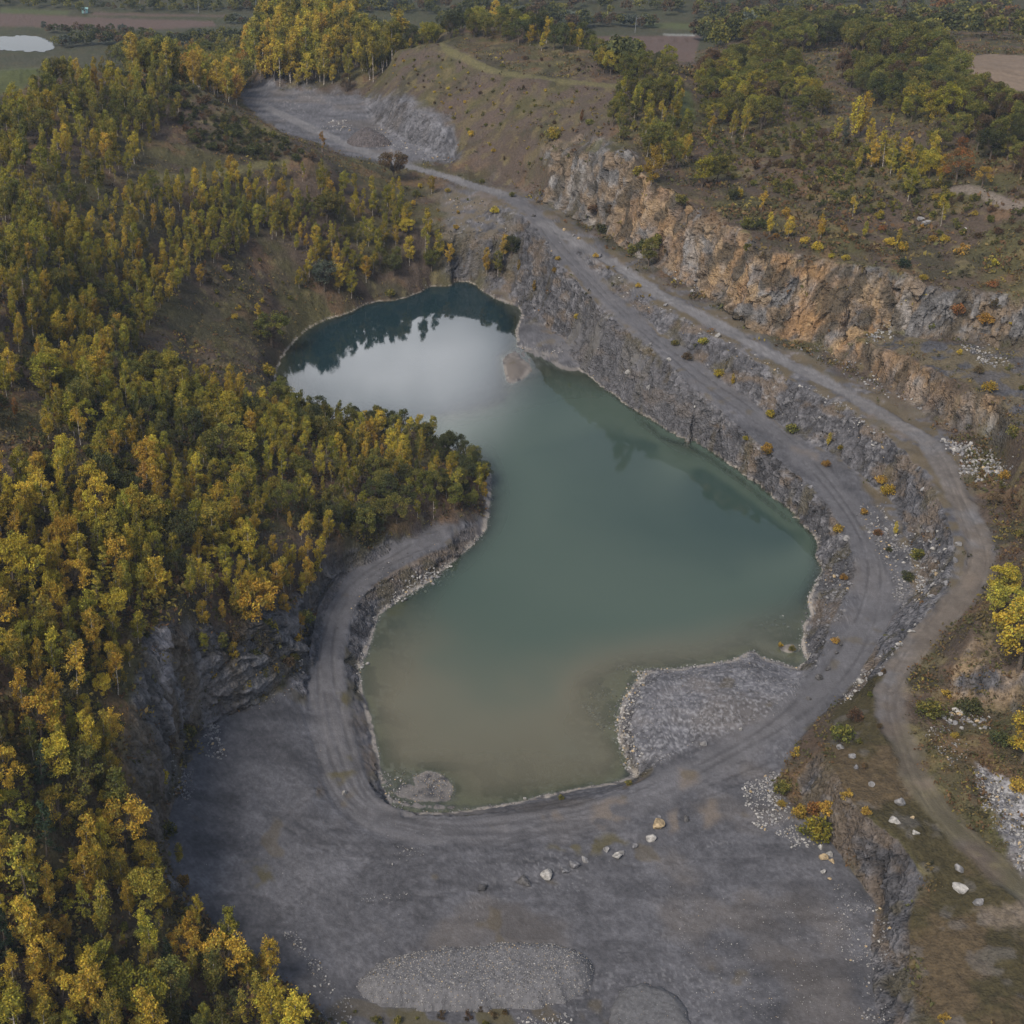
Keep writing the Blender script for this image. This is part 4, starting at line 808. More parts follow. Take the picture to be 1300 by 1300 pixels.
M_clear = np.maximum.reduce([poly_mask(p, 3, 8, 130+i) for i, p in enumerate([[(60,548),(95,560),(150,620),(130,640),(90,610)], [(255,345),(330,330),(375,385),(350,430),(290,420)], [(180,215),(260,205),(250,228),(190,235)], [(0,520),(40,470),(60,540),(20,620),(-40,600)], [(95,225),(130,245),(110,262),(85,250)]])])
WOODS = [
 ([(-190,880),(90,870),(150,960),(150,1040),(185,1105),(228,1160),(300,1218),(380,1285),(395,1330),(-190,1330)], 2.6, {'pine/pine green': .06,'broad/olive': .05,'birch/olive': .08,'broad/yellow-green': .06,'birch/yellow-green': .16,'larch/yellow-green': .05,'broad/gold': .07,'birch/gold': .36,'birch/amber': .10,'shrub/brown': .04}, (4.0,7.8), 1),
 ([(-190,640),(130,600),(220,690),(330,690),(290,715),(225,755),(190,790),(165,860),(150,900),(-190,900)], 2.7, {'pine/pine green': .05,'broad/dark green': .1,'birch/olive': .1,'broad/yellow-green': .08,'birch/yellow-green': .22,'larch/yellow-green': .04,'broad/gold': .08,'birch/gold': .40,'birch/amber': .05}, (3.8,7.6), 2),
 ([(-190,400),(60,420),(160,470),(240,480),(330,520),(380,560),(330,690),(220,690),(130,600),(60,560),(-190,640)], 3.1, {'broad/dark green': .11,'pine/pine green': .04,'broad/olive': .08,'birch/olive': .1,'broad/yellow-green': .08,'birch/yellow-green': .25,'larch/yellow-green': .03,'birch/gold': .30,'birch/amber': .04,'shrub/brown': .05}, (3.6,7.0), 3),
 ([(352,492),(420,535),(500,548),(560,560),(600,585),(622,605),(616,640),(580,655),(520,668),(440,700),(380,690),(335,640),(350,560)], 2.7, {'pine/pine green': .05,'broad/dark green': .2,'broad/olive': .14,'birch/olive': .12,'birch/yellow-green': .14,'birch/gold': .27,'birch/amber': .08}, (3.2,5.6), 4),
 ([(-190,330),(60,300),(150,260),(200,240),(370,225),(440,240),(500,260),(530,290),(500,320),(440,345),(400,330),(330,300),(300,330),(260,340),(200,400),(160,470),(60,420),(-190,400)], 2.9, {'broad/dark green': .06,'broad/olive': .14,'larch/olive': .05,'birch/olive': .1,'birch/yellow-green': .34,'birch/gold': .28,'birch/amber': .06}, (3.8,7.4), 5),
 ([(-190,160),(30,138),(80,104),(200,110),(230,140),(160,230),(80,290),(-190,320)], 3.9, {'broad/dark green': .06,'broad/olive': .12,'birch/olive': .12,'birch/yellow-green': .34,'birch/gold': .28,'birch/amber': .08}, (5,8.5), 6),
 ([(130,92),(220,104),(300,148),(400,207),(345,207),(250,190),(200,130)], 2.3, {'shrub/brown': .4,'shrub/dark green': .38,'shrub/olive': .18,'birch/gold': .04}, (7,10), 7),
 ([(100,78),(280,55),(310,110),(300,135),(260,115),(200,95)], 4.4, {'broad/olive': .3,'birch/yellow-green': .35,'birch/amber': .2,'birch/gold': .15}, (9,13), 8),
 ([(305,70),(330,50),(470,42),(505,66),(480,105),(400,114),(330,110)], 4.0, {'birch/olive': .25,'birch/yellow-green': .4,'birch/gold': .35}, (12,17), 9),
 ([(480,45),(560,28),(700,40),(745,62),(720,72),(630,52),(560,52),(520,62)], 5.5, {'broad/olive': .45,'broad/dark green': .15,'broad/yellow-green': .2,'birch/gold': .2}, (6,9), 10),
 ([(742,70),(850,88),(852,106),(790,103),(745,86)], 6.0, {'broad/olive': .6,'broad/dark green': .2,'broad/yellow-green': .2}, (5.5,8), 11),
 ([(765,150),(800,122),(858,120),(866,152),(880,210),(842,220),(790,180)], 4.0, {'broad/olive': .35,'birch/olive': .2,'birch/yellow-green': .25,'birch/gold': .15,'shrub/olive': .1}, (5.5,8), 12),
 ([(886,100),(960,72),(1010,92),(1050,150),(960,168),(888,160)], 4.4, {'broad/dark green': .2,'broad/olive': .45,'broad/yellow-green': .15,'broad/brown': .1,'shrub/brown': .1}, (5,8), 13),
 ([(1062,100),(1115,92),(1230,115),(1300,150),(1420,160),(1420,255),(1300,232),(1230,200),(1165,160),(1115,140)], 4.4, {'broad/dark green': .3,'broad/olive': .36,'broad/brown': .13,'broad/yellow-green': .1,'broad/rust': .03,'shrub/brown': .08}, (5.5,8.5), 14),
 ([(940,60),(1000,40),(1150,55),(1200,85),(1220,112),(1160,92),(1060,58),(990,75)], 5.5, {'broad/dark green': .4,'broad/olive': .4,'broad/brown': .2}, (8,11), 15),
 ([(900,175),(1040,175),(1160,200),(1230,260),(1150,285),(1040,262),(960,240),(900,215)], 2.7, {'shrub/brown': .33,'shrub/olive': .3,'shrub/dark green': .12,'shrub/yellow-green': .07,'birch/yellow-green': .07,'birch/gold': .11}, (4.5,9), 16),
 ([(225,760),(290,725),(400,695),(425,712),(385,770),(330,795),(260,815)], 2.4, {'shrub/olive': .25,'birch/yellow-green': .2,'birch/gold': .35,'shrub/gold': .2}, (4,6.5), 17),
 ([(500,240),(560,238),(600,252),(560,340),(500,330)], 7.0, {'shrub/olive': .3,'shrub/gold': .3,'birch/gold': .25,'broad/olive': .15}, (4.5,7), 18),
 ([(205,900),(235,850),(300,830),(380,800),(395,780),(385,835),(345,880),(295,905),(250,930),(225,980)], 2.5, {'shrub/olive': .4,'birch/gold': .15,'shrub/gold': .2,'shrub/brown': .25}, (3.5,6), 19),
 ([(590,70),(760,80),(760,100),(640,90)], 9.0, {'shrub/brown': .5,'shrub/olive': .5}, (4,6), 20),
 ([(480,80),(560,70),(660,110),(740,115),(690,220),(640,210),(580,160)], 4.5, {'shrub/brown': .4,'shrub/gold': .25,'shrub/olive': .35}, (2.6,4.2), 21),
 ([(1240,470),(1300,470),(1380,560),(1300,700),(1265,640),(1250,560)], 5.0, {'shrub/brown': .4,'shrub/olive': .3,'shrub/amber': .3}, (4,6), 22),
 ([(1100,880),(1125,850),(1125,905),(1130,960),(1100,1000),(1070,960)], 5.0, {'shrub/brown': .5,'shrub/olive': .5}, (2.6,4), 23),
 ([(-20,72),(30,64),(75,66),(110,76),(60,84),(-20,80)], 3.6, {'broad/olive': .4,'birch/amber': .2,'birch/yellow-green': .2,'broad/dark green': .2}, (5,8), 25),
 ([(375,372),(470,352),(560,330),(560,300),(480,300),(400,330)], 3.3, {'broad/olive': .35,'birch/yellow-green': .3,'birch/gold': .25,'shrub/olive': .1}, (5,8.5), 26),
 ([(880,160),(1040,160),(1060,180),(1040,178),(900,178)], 3.2, {'shrub/brown': .4,'shrub/olive': .4,'broad/olive': .2}, (4,6.5), 28),
 ([(1100,230),(1300,245),(1380,330),(1300,320),(1180,300)], 3.8, {'shrub/brown': .45,'shrub/olive': .35,'shrub/amber': .1,'birch/gold': .1}, (4,7.5), 29),
 ([(690,190),(770,205),(850,260),(930,300),(1030,350),(1150,380),(1290,400),(1290,440),(1150,420),(1030,425),(880,355),(780,290),(700,240)], 6.0, {'shrub/olive': .5,'shrub/brown': .3,'shrub/gold': .2}, (3.2,5), 27),
 ([(250,340),(330,330),(380,385),(345,440),(290,420)], 4.6, {'shrub/brown': .4,'shrub/olive': .35,'shrub/gold': .15,'birch/gold': .1}, (3,5.5), 30),
 ([(1312,480),(1480,500),(1500,1250),(1325,1250),(1312,900)], 4.5, {'shrub/brown': .4,'shrub/olive': .35,'broad/yellow-green': .1,'birch/gold': .15}, (3.5,7.5), 31),
 ([(-190,400),(60,420),(330,520),(380,560),(330,690),(215,760),(165,860),(150,960),(185,1105),(228,1160),(300,1218),(380,1285),(395,1330),(-190,1330)], 1.6, {'shrub/brown': .22,'shrub/dark green': .18,'shrub/olive': .3,'shrub/yellow-green': .12,'shrub/gold': .18}, (3,6.5), 32),
 ([(430,1288),(640,1284),(660,1330),(430,1330)], 2.2, {'shrub/olive': .5,'shrub/brown': .5}, (2.6,4), 24),
]
for wd in WOODS: scatter(*wd, clear=None if wd[4] == 30 else M_clear)

# ------------------------------------------------------------------ which plants become things, and what they are called
LANDMARKS = [('the long gravel heap', 605, 1245), ('the row of boulders', 745, 1095), ('the pale rock pillar', 203, 845), ('the foot of the wooded cliff', 260, 925), ('the lakeside track', 470, 720), ('the headland tip', 618, 635), ('the north bank of the headland', 470, 545), ('the brown clearing', 60, 560), ('the small diagonal clearing', 110, 590), ('the brown lakeside slope', 315, 380), ('the far basin bank', 470, 375), ('the green hill path', 280, 222), ('the dark scrub ridge', 300, 155), ('the hill meadow', 20, 110), ('the grey excavation floor', 390, 150), ('the excavation back wall', 530, 165), ('the far road', 560, 223), ('the far ridge path', 640, 92), ('the ridge top', 620, 38), ('the road fork', 690, 283), ('the high cliff foot', 831, 337), ('the high cliff edge', 1000, 322), ('the pale end of the high cliff', 1190, 380), ('the plateau scrub', 1080, 235), ('the golden poplars', 1088, 180), ('the dark plateau wood', 1200, 140), ('the pale stubble field', 1270, 95), ('the green strip', 870, 135), ('the brown field', 830, 62), ('the bare hillock', 1060, 66), ('the upper bench', 1200, 455), ('the upper road', 1150, 540), ('the road bend', 1246, 702), ('the tan outcrop', 1235, 840), ('the pale rubble fan', 1270, 1030), ('the grass shelf', 1140, 1000), ('the dark shelf wall', 1110, 1080), ('the inner rock wall', 1050, 540), ('the lower road', 1010, 568), ('the lake bank', 900, 555), ('the sandy spit', 680, 425), ('the grey bank by the beach', 640, 330), ('the gravel terrace', 900, 890), ('the upper slope of the wood', 30, 340), ('the middle of the wood', 150, 520), ('the clifftop wood', 90, 800), ('the lower wood edge', 250, 1170), ('the dark hollow of the wood', 110, 1010), ('the steep lower corner of the wood', 80, 1240), ('the headland thicket', 430, 620), ('the shaded gully of the wood', 70, 700), ('the wood crest', 100, 210), ('the shoulder of the west hill', 400, 280), ('the pond beyond the meadow', 60, 80), ('the tall birch grove', 400, 95)]
lm = [(n, *(float(q[0]) for q in hit(x, y))) for n, x, y in LANDMARKS]
ADJ = {('birch','slim'): 'slim', ('birch','full'): 'bushy', ('birch','sparse'): 'sparse', ('birch','forked'): 'twin-stemmed', ('broad','round'): 'round', ('broad','spreading'): 'wide', ('broad','sparse'): 'thin', ('broad','upright'): 'upright', ('shrub','dome'): 'domed', ('shrub','upright'): 'upright', ('shrub','straggly'): 'straggly', ('pine','full'): 'dense', ('pine','ragged'): 'ragged', ('larch','full'): 'dense', ('larch','ragged'): 'ragged', ('poplar','slim'): 'slim', ('poplar','full'): 'full'}
LIM = {'shrub': (1.7, 2.4), 'birch': (5.2, 7.4), 'broad': (5.2, 7.6), 'pine': (5.5, 7.5), 'larch': (5.5, 7.5), 'poplar': (6, 9)}
def describe(p):
    z = float(H(p['X'], p['Y'])); ds = [math.hypot(p['X']-x, p['Y']-y) for _, x, y, _ in lm]; i = int(np.argmin(ds)); n, x, y, zl = lm[i]; d = ds[i]; tail = ''
    if d < 4: rel = 'close beside'
    elif z-zl > .4*d: rel = 'up the slope from'
    elif zl-z > .4*d: rel = 'down the slope from'
    elif p['Y']-y > .9*d: rel = 'just behind' if d < 11 else 'well behind'
    elif y-p['Y'] > .9*d: rel = 'just in front of' if d < 11 else 'well in front of'
    else:                                                            # between the nearest place and the next one on that side
        best = None; ux, uy = (p['X']-x)/d, (p['Y']-y)/d
        for k, (n2, x2, y2, _) in enumerate(lm):
            q = math.hypot(x2-x, y2-y)
            if k != i and q < 140 and ((x2-x)*ux+(y2-y)*uy)/q > .5 and (best is None or q < best[0]): best = (q, n2)
        rel, tail = ('by' if d < 9 else 'near'), (' towards '+best[1] if best else '')
    lo, hi = LIM[p['kind']]; size = 'small ' if p['h'] < lo else ('tall ' if p['h'] > hi else '')
    colour = p['colour'].replace('bright gold', 'gold').replace('gold', 'golden').replace('pine green', 'dark green'); noun = {'broad': 'leafy tree'}.get(p['kind'], KINDS[p['kind']][1])
    t = f"{size}{ADJ[p['kind'], p['form']]} {colour} {noun} {rel} {n}"
    if len((t+tail).replace('-', ' ').split()) <= 16: t += tail
    return t, f"{noun}{'es' if noun.endswith('ch') else 's'} around {n}"

def shown_size(p):
    z = float(H(p['X'], p['Y'])); d = p['Y']*cp+(CH-z)*sp; px = CX+F*p['X']/d; py = CY+F*math.tan(math.atan2(CH-z, p['Y'])-PITCH)
    p['px'], p['py'], p['d'], p['z'] = px, py, d, z
    return -1 if not (-15 < px < 1315 and 0 < py < 1300+.6*p['h']*F/d) else p['h']/d
for p in PLANTS: p['size'] = shown_size(p)
extra = []; by_kind = {}
for p in PLANTS: by_kind.setdefault(p['kind'], []).append(p)
things_ = []
for k, ps in by_kind.items():
    ps = sorted(ps, key=lambda p: (-(p['label'] is not None), -p['size'])); vis = [p for p in ps if p['size'] > 0]
    things_ += vis[:290]; extra += vis[290:]+[p for p in ps if p['size'] <= 0]
print('plants', {k: len(v) for k, v in by_kind.items()}, 'things', len(things_), 'extra', len(extra))
used_far = 0
for p in things_:
    name, cat, _ = KINDS[p['kind']]; label, group = describe(p)
    if p['label']: label = p['label']; group = 'singled out '+KINDS[p['kind']][1]+'s'
    wood, crown, _, h0 = proto(p['kind'], p['form'], p['colour']); s = p['h']/h0; g = random.random()
    sc = (s*p['w']*random.uniform(.88, 1.14), s*p['w']*random.uniform(.88, 1.14), s); rot = (0, 0, random.uniform(0, 6.283)); loc = (p['X'], p['Y'], p['z'])
    props = dict(label=label, category={'broad': 'tree', 'shrub': 'shrub'}.get(p['kind'], cat+' tree'), group=group)
    if p['size']*F > 11:
        root = link(name, None, **props); root.location = loc; root.rotation_euler = rot; root.scale = sc; root.empty_display_size = .5
        link('trunk', wood, root); link('crown', crown, root)
    else:
        o = link(name, joint_mesh(p['kind'], p['form'], p['colour']), **props); o.location = loc; o.rotation_euler = rot; o.scale = sc

def merged_plants(name, ps, keep=1.0, label=None):
    V, Fc, C = [], [], []; off = 0; g = np.random.default_rng(99)
    for p in ps:
        geo = GEO.get((p['kind'], p['form'])) or (proto(p['kind'], p['form'], p['colour']) and GEO[p['kind'], p['form']])
        s = p['h']/geo[5]; kf = keep if p['size'] > 0 else keep*.5
        sel = g.random(len(geo[2])) < kf; pts = geo[2][sel]*s*np.array([g.uniform(.9,1.12)]*2+[1]); a = g.uniform(0, 6.28); ca, sa = math.cos(a), math.sin(a)
        pts = np.stack([pts[:,0]*ca-pts[:,1]*sa+p['X'], pts[:,0]*sa+pts[:,1]*ca+p['Y'], pts[:,2]+float(H(p['X'], p['Y']))], 1)
        v, f = leaves(pts, geo[4]*s/math.sqrt(kf), g); pal = np.array(PAL[p['colour']])
        V.append(v); Fc.append(f+off); off += len(v); C.append(pal[g.choice(3, len(pts), p=[.5,.3,.2])]*g.uniform(.6,1.3,(len(pts),1))*g.uniform(.8,1.15))
    c = np.concatenate(C)
    o = link(name, mesh_from(name, np.concatenate(V), np.concatenate(Fc), MT_leaf, False, face_colors=np.concatenate([c, np.ones((len(c),1))], 1)), kind='stuff')
    if label: o['label'] = label
    return o
def planted_mass(name, ps, label):
    """the trees beyond the count: one object whose points carry the same trees"""
    keys = sorted({(p['kind'], p['form'], p['colour']) for p in ps}); src = bpy.data.collections.new('woodland_kinds')
    for i, k in enumerate(keys): src.objects.link(bpy.data.objects.new('kind_%03d' % i, joint_mesh(*k)))
    me = bpy.data.meshes.new(name); me.from_pydata([(p['X'], p['Y'], p['z']) for p in ps], [], [])
    q = me.attributes.new('which', 'INT', 'POINT'); q.data.foreach_set('value', np.array([keys.index((p['kind'], p['form'], p['colour'])) for p in ps], np.int32))
    sc_ = np.array([[p['h']/GEO[p['kind'], p['form']][5]*a for a in (p['w'], p['w'], 1)] for p in ps], np.float32); q = me.attributes.new('size', 'FLOAT_VECTOR', 'POINT'); q.data.foreach_set('vector', sc_.ravel())
    q = me.attributes.new('turn', 'FLOAT_VECTOR', 'POINT'); g_ = np.random.default_rng(8); tv = np.zeros((len(ps), 3), np.float32); tv[:,2] = g_.uniform(0, 6.28, len(ps)); q.data.foreach_set('vector', tv.ravel())
    o = link(name, me, kind='stuff', label=label); ng = bpy.data.node_groups.new('woodland', 'GeometryNodeTree')
    ng.interface.new_socket('Geometry', in_out='INPUT', socket_type='NodeSocketGeometry'); ng.interface.new_socket('Geometry', in_out='OUTPUT', socket_type='NodeSocketGeometry')
    a = ng.nodes.new('NodeGroupInput'); b = ng.nodes.new('NodeGroupOutput'); inst = ng.nodes.new('GeometryNodeInstanceOnPoints'); ci = ng.nodes.new('GeometryNodeCollectionInfo'); ci.inputs['Collection'].default_value = src; ci.inputs['Separate Children'].default_value = True; ci.inputs['Reset Children'].default_value = True
    def attr(n, t): x = ng.nodes.new('GeometryNodeInputNamedAttribute'); x.data_type = t; x.inputs['Name'].default_value = n; return x.outputs['Attribute']
    L_ = ng.links.new; m2p = ng.nodes.new('GeometryNodeMeshToPoints'); L_(a.outputs[0], m2p.inputs['Mesh']); L_(m2p.outputs[0], inst.inputs['Points']); L_(ci.outputs[0], inst.inputs['Instance']); inst.inputs['Pick Instance'].default_value = True
    L_(attr('which', 'INT'), inst.inputs['Instance Index']); L_(attr('size', 'FLOAT_VECTOR'), inst.inputs['Scale']); L_(attr('turn', 'FLOAT_VECTOR'), inst.inputs['Rotation']); L_(inst.outputs[0], b.inputs[0])
    md = o.modifiers.new('trees', 'NODES'); md.node_group = ng
extra = [p for p in extra if p['size'] > 0 or (-260 < p['px'] < 1560 and p['py'] < 1480)]
print('mass', len(extra)); planted_mass('woodland', extra, 'more trees filling the autumn woods between the nearer ones')

# far woods on the plain and the hills beyond, too many to count
far_p = []; g = np.random.default_rng(5)
def far_fill(n, xr, yr, cols, hr, poly=None):
    x = g.uniform(*xr, n); y = g.uniform(*yr, n); z = H(x, y)
    s, v = to_sv(x, y); ban = np.clip(sum(psample(m, s, v) for m in BROWNF+GRASS)+psample(PALEF, s, v), 0, 1) > .3
    for i in range(n):
        d = y[i]*cp+(CH-z[i])*sp; px = CX+F*x[i]/d; py = CY+F*math.tan(math.atan2(CH-z[i], y[i])-PITCH)
        if ban[i] or not (-120 < px < 1420): continue
        if py > 24 and 730 < px < 900: continue
        if py > 20 and px < 300 and y[i] < 860 and fbm(np.array([x[i]]), np.array([y[i]]), 30, 2, 77)[0] < .5: continue
        far_p.append(dict(kind='broad', form=['round','spreading','upright'][g.integers(3)], colour=cols[g.integers(len(cols))], X=x[i], Y=y[i], h=g.uniform(*hr), size=1))
for (x0, y0, x1, y1, n_, h_) in ((72,60,200,54,34,6),(150,62,320,52,46,6),(55,42,165,45,26,4.6),(285,30,480,30,60,4.5),(300,12,520,14,70,6),(640,30,740,38,40,8),(765,88,800,92,16,8),(885,52,1000,48,50,9),(740,33,830,36,24,6),(120,11,300,14,40,3),(900,34,1000,40,30,7)):
    for t_ in np.linspace(0, 1, n_):
        X, Y, Z = (float(q[0]) for q in hit(x0+(x1-x0)*t_+g.normal()*2, y0+(y1-y0)*t_+g.normal()*1.2)); far_p.append(dict(kind='broad', form=['round','spreading','upright'][g.integers(3)], colour=['dark green','dark green','olive','brown','grey-green'][g.integers(5)], X=X, Y=Y, h=h_*g.uniform(.6,1.25), size=1))
far_fill(1500, (-420, 640), (905, 1150), ['dark green','dark green','olive','brown'], (8,13))
far_fill(900, (-520, 820), (1150, 1600), ['dark green','dark green','olive','brown','rust'], (11,17))
far_fill(260, (330, 560), (640, 900), ['dark green','olive','rust','brown'], (7,11))
far_fill(230, (20, 180), (560, 650), ['dark green','olive','olive'], (7,10))
far_fill(240, (180, 420), (540, 760), ['dark green','olive','brown'], (7,11))
far_fill(260, (-260, 60), (590, 740), ['dark green','dark green','olive','brown'], (4,8))
far_fill(240, (-260, 60), (835, 905), ['dark green','olive'], (4,7)); far_fill(300, (60, 340), (770, 905), ['dark green','olive','brown'], (5,9))
merged_plants('far_woods', far_p, .09, 'bluish dark woods covering the plain edge and the hills beyond the quarry')

# low undergrowth: tussocks and dead stems over every slope that is not bare rock or gravel
N = 120000
ss = g.uniform(-200, 1560, N); vv = g.uniform(70, V1-60, N); x, y = from_sv(ss, vv); z = H(x, y)
vegm = 1-np.clip(psample(M_floor, ss, vv)+.93*psample(M_qe, ss, vv)+psample(M_exc, ss, vv)+psample(M_road, ss, vv)+psample(M_track, ss, vv)+psample(M_terr, ss, vv)+.8*psample(M_cliff, ss, vv)+.8*psample(M_bench, ss, vv)+.75*psample(M_bwall, ss, vv)+psample(M_gpath, ss, vv)+psample(M_epath, ss, vv)+.9*psample(M_erub, ss, vv)+.45*psample(M_ridge, ss, vv)+1.0*psample(M_shelf, ss, vv)+psample(M_swall, ss, vv)+psample(M_tan, ss, vv)+sum(psample(m, ss, vv) for m in GRASS+BROWNF)+psample(PALEF, ss, vv), 0, 1)
patch = sstep(.3, .6, fbm(x, y, 7, 3, 601))
ok = (z > .4) & (y < 600) & (g.random(N) < vegm*(.25+.75*patch)); x, y, z = x[ok], y[ok], z[ok]; n = len(x)
hgt = g.uniform(.22, .75, n)*(.6+.8*fbm(x, y, 20, 2, 603))*np.where((x > 55) & (y > 270), 1.5, 1.0); kk = 7
c = np.repeat(np.stack([x, y, z], 1), kk, 0)+g.normal(size=(n*kk,3))*np.repeat(hgt, kk)[:,None]*np.array([.75,.75,.3])+np.array([0,0,.45])*np.repeat(hgt, kk)[:,None]
v, f = leaves(c, 1.0, g); sc = np.repeat(hgt*.42, kk*4)[:,None]; v = np.repeat(c, 4, 0)+(v-np.repeat(c, 4, 0))*sc
tone = fbm(x, y, 9, 3, 605); base = np.array([(.10,.078,.045),(.085,.082,.036),(.15,.11,.05),(.13,.075,.042),(.065,.06,.035),(.22,.17,.05)])
ci = np.clip((tone*6+g.normal(size=n)*1.0), 0, 5.99).astype(int); cc = np.repeat(base[ci], kk, 0)*g.uniform(.6,1.35,(n*kk,1))
o = link('undergrowth', mesh_from('undergrowth', v, f, MT_leaf, False, face_colors=np.concatenate([cc, np.ones((n*kk,1))], 1)), kind='stuff'); o['label'] = 'low brown and olive undergrowth covering the slopes'
print('undergrowth', n)
# ------------------------------------------------------------------ stones
def rock_material(name):
    m, nt, out = new_mat(name); lk = nt.links.new
    b = nt.nodes.new('ShaderNodeBsdfPrincipled'); b.inputs['Roughness'].default_value = .92; b.inputs['Specular IOR Level'].default_value = .2
    a = nt.nodes.new('ShaderNodeVertexColor'); a.layer_name = 'albedo'
    g_ = nt.nodes.new('ShaderNodeNewGeometry'); n = nt.nodes.new('ShaderNodeTexNoise'); n.inputs['Scale'].default_value = 4; n.inputs['Detail'].default_value = 5; lk(g_.outputs['Position'], n.inputs['Vector'])
    mr = nt.nodes.new('ShaderNodeMapRange'); mr.inputs['From Min'].default_value = .3; mr.inputs['From Max'].default_value = .7; mr.inputs['To Min'].default_value = .7; mr.inputs['To Max'].default_value = 1.25; lk(n.outputs['Fac'], mr.inputs['Value'])
    mx = nt.nodes.new('ShaderNodeVectorMath'); mx.operation = 'SCALE'; lk(a.outputs['Color'], mx.inputs[0]); lk(mr.outputs[0], mx.inputs['Scale']); lk(mx.outputs['Vector'], b.inputs['Base Color'])
    bp = nt.nodes.new('ShaderNodeBump'); bp.inputs['Distance'].default_value = .15; lk(n.outputs['Fac'], bp.inputs['Height']); lk(bp.outputs[0], b.inputs['Normal']); lk(b.outputs[0], out.inputs[0]); return m
MT_stone = rock_material('pale_limestone')
import bmesh
def boulder_geometry(seed, sub=2):
    """an angular block: a ball cut back by random planes"""
    g = np.random.default_rng(seed); bm = bmesh.new(); bmesh.ops.create_icosphere(bm, subdivisions=sub, radius=1.0)
    v = np.array([q.co[:] for q in bm.verts]); f = np.array([[q.index for q in p.verts] for p in bm.faces]); bm.free()
    for _ in range(16):
        nrm = g.normal(size=3); nrm /= np.linalg.norm(nrm); dst = g.uniform(.4, .72); h = v@nrm-dst; v = v-np.where(h > 0, h, 0)[:,None]*nrm*.94
    v += g.normal(size=v.shape)*.018; return v, f
BG = [boulder_geometry(700+i, 3) for i in range(8)]; SG = [boulder_geometry(800+i, 1) for i in range(8)]
TONES = {'white': (.32,.305,.29), 'pale grey': (.23,.222,.222), 'grey': (.17,.165,.172), 'dark grey': (.095,.09,.09), 'tan': (.37,.28,.17)}
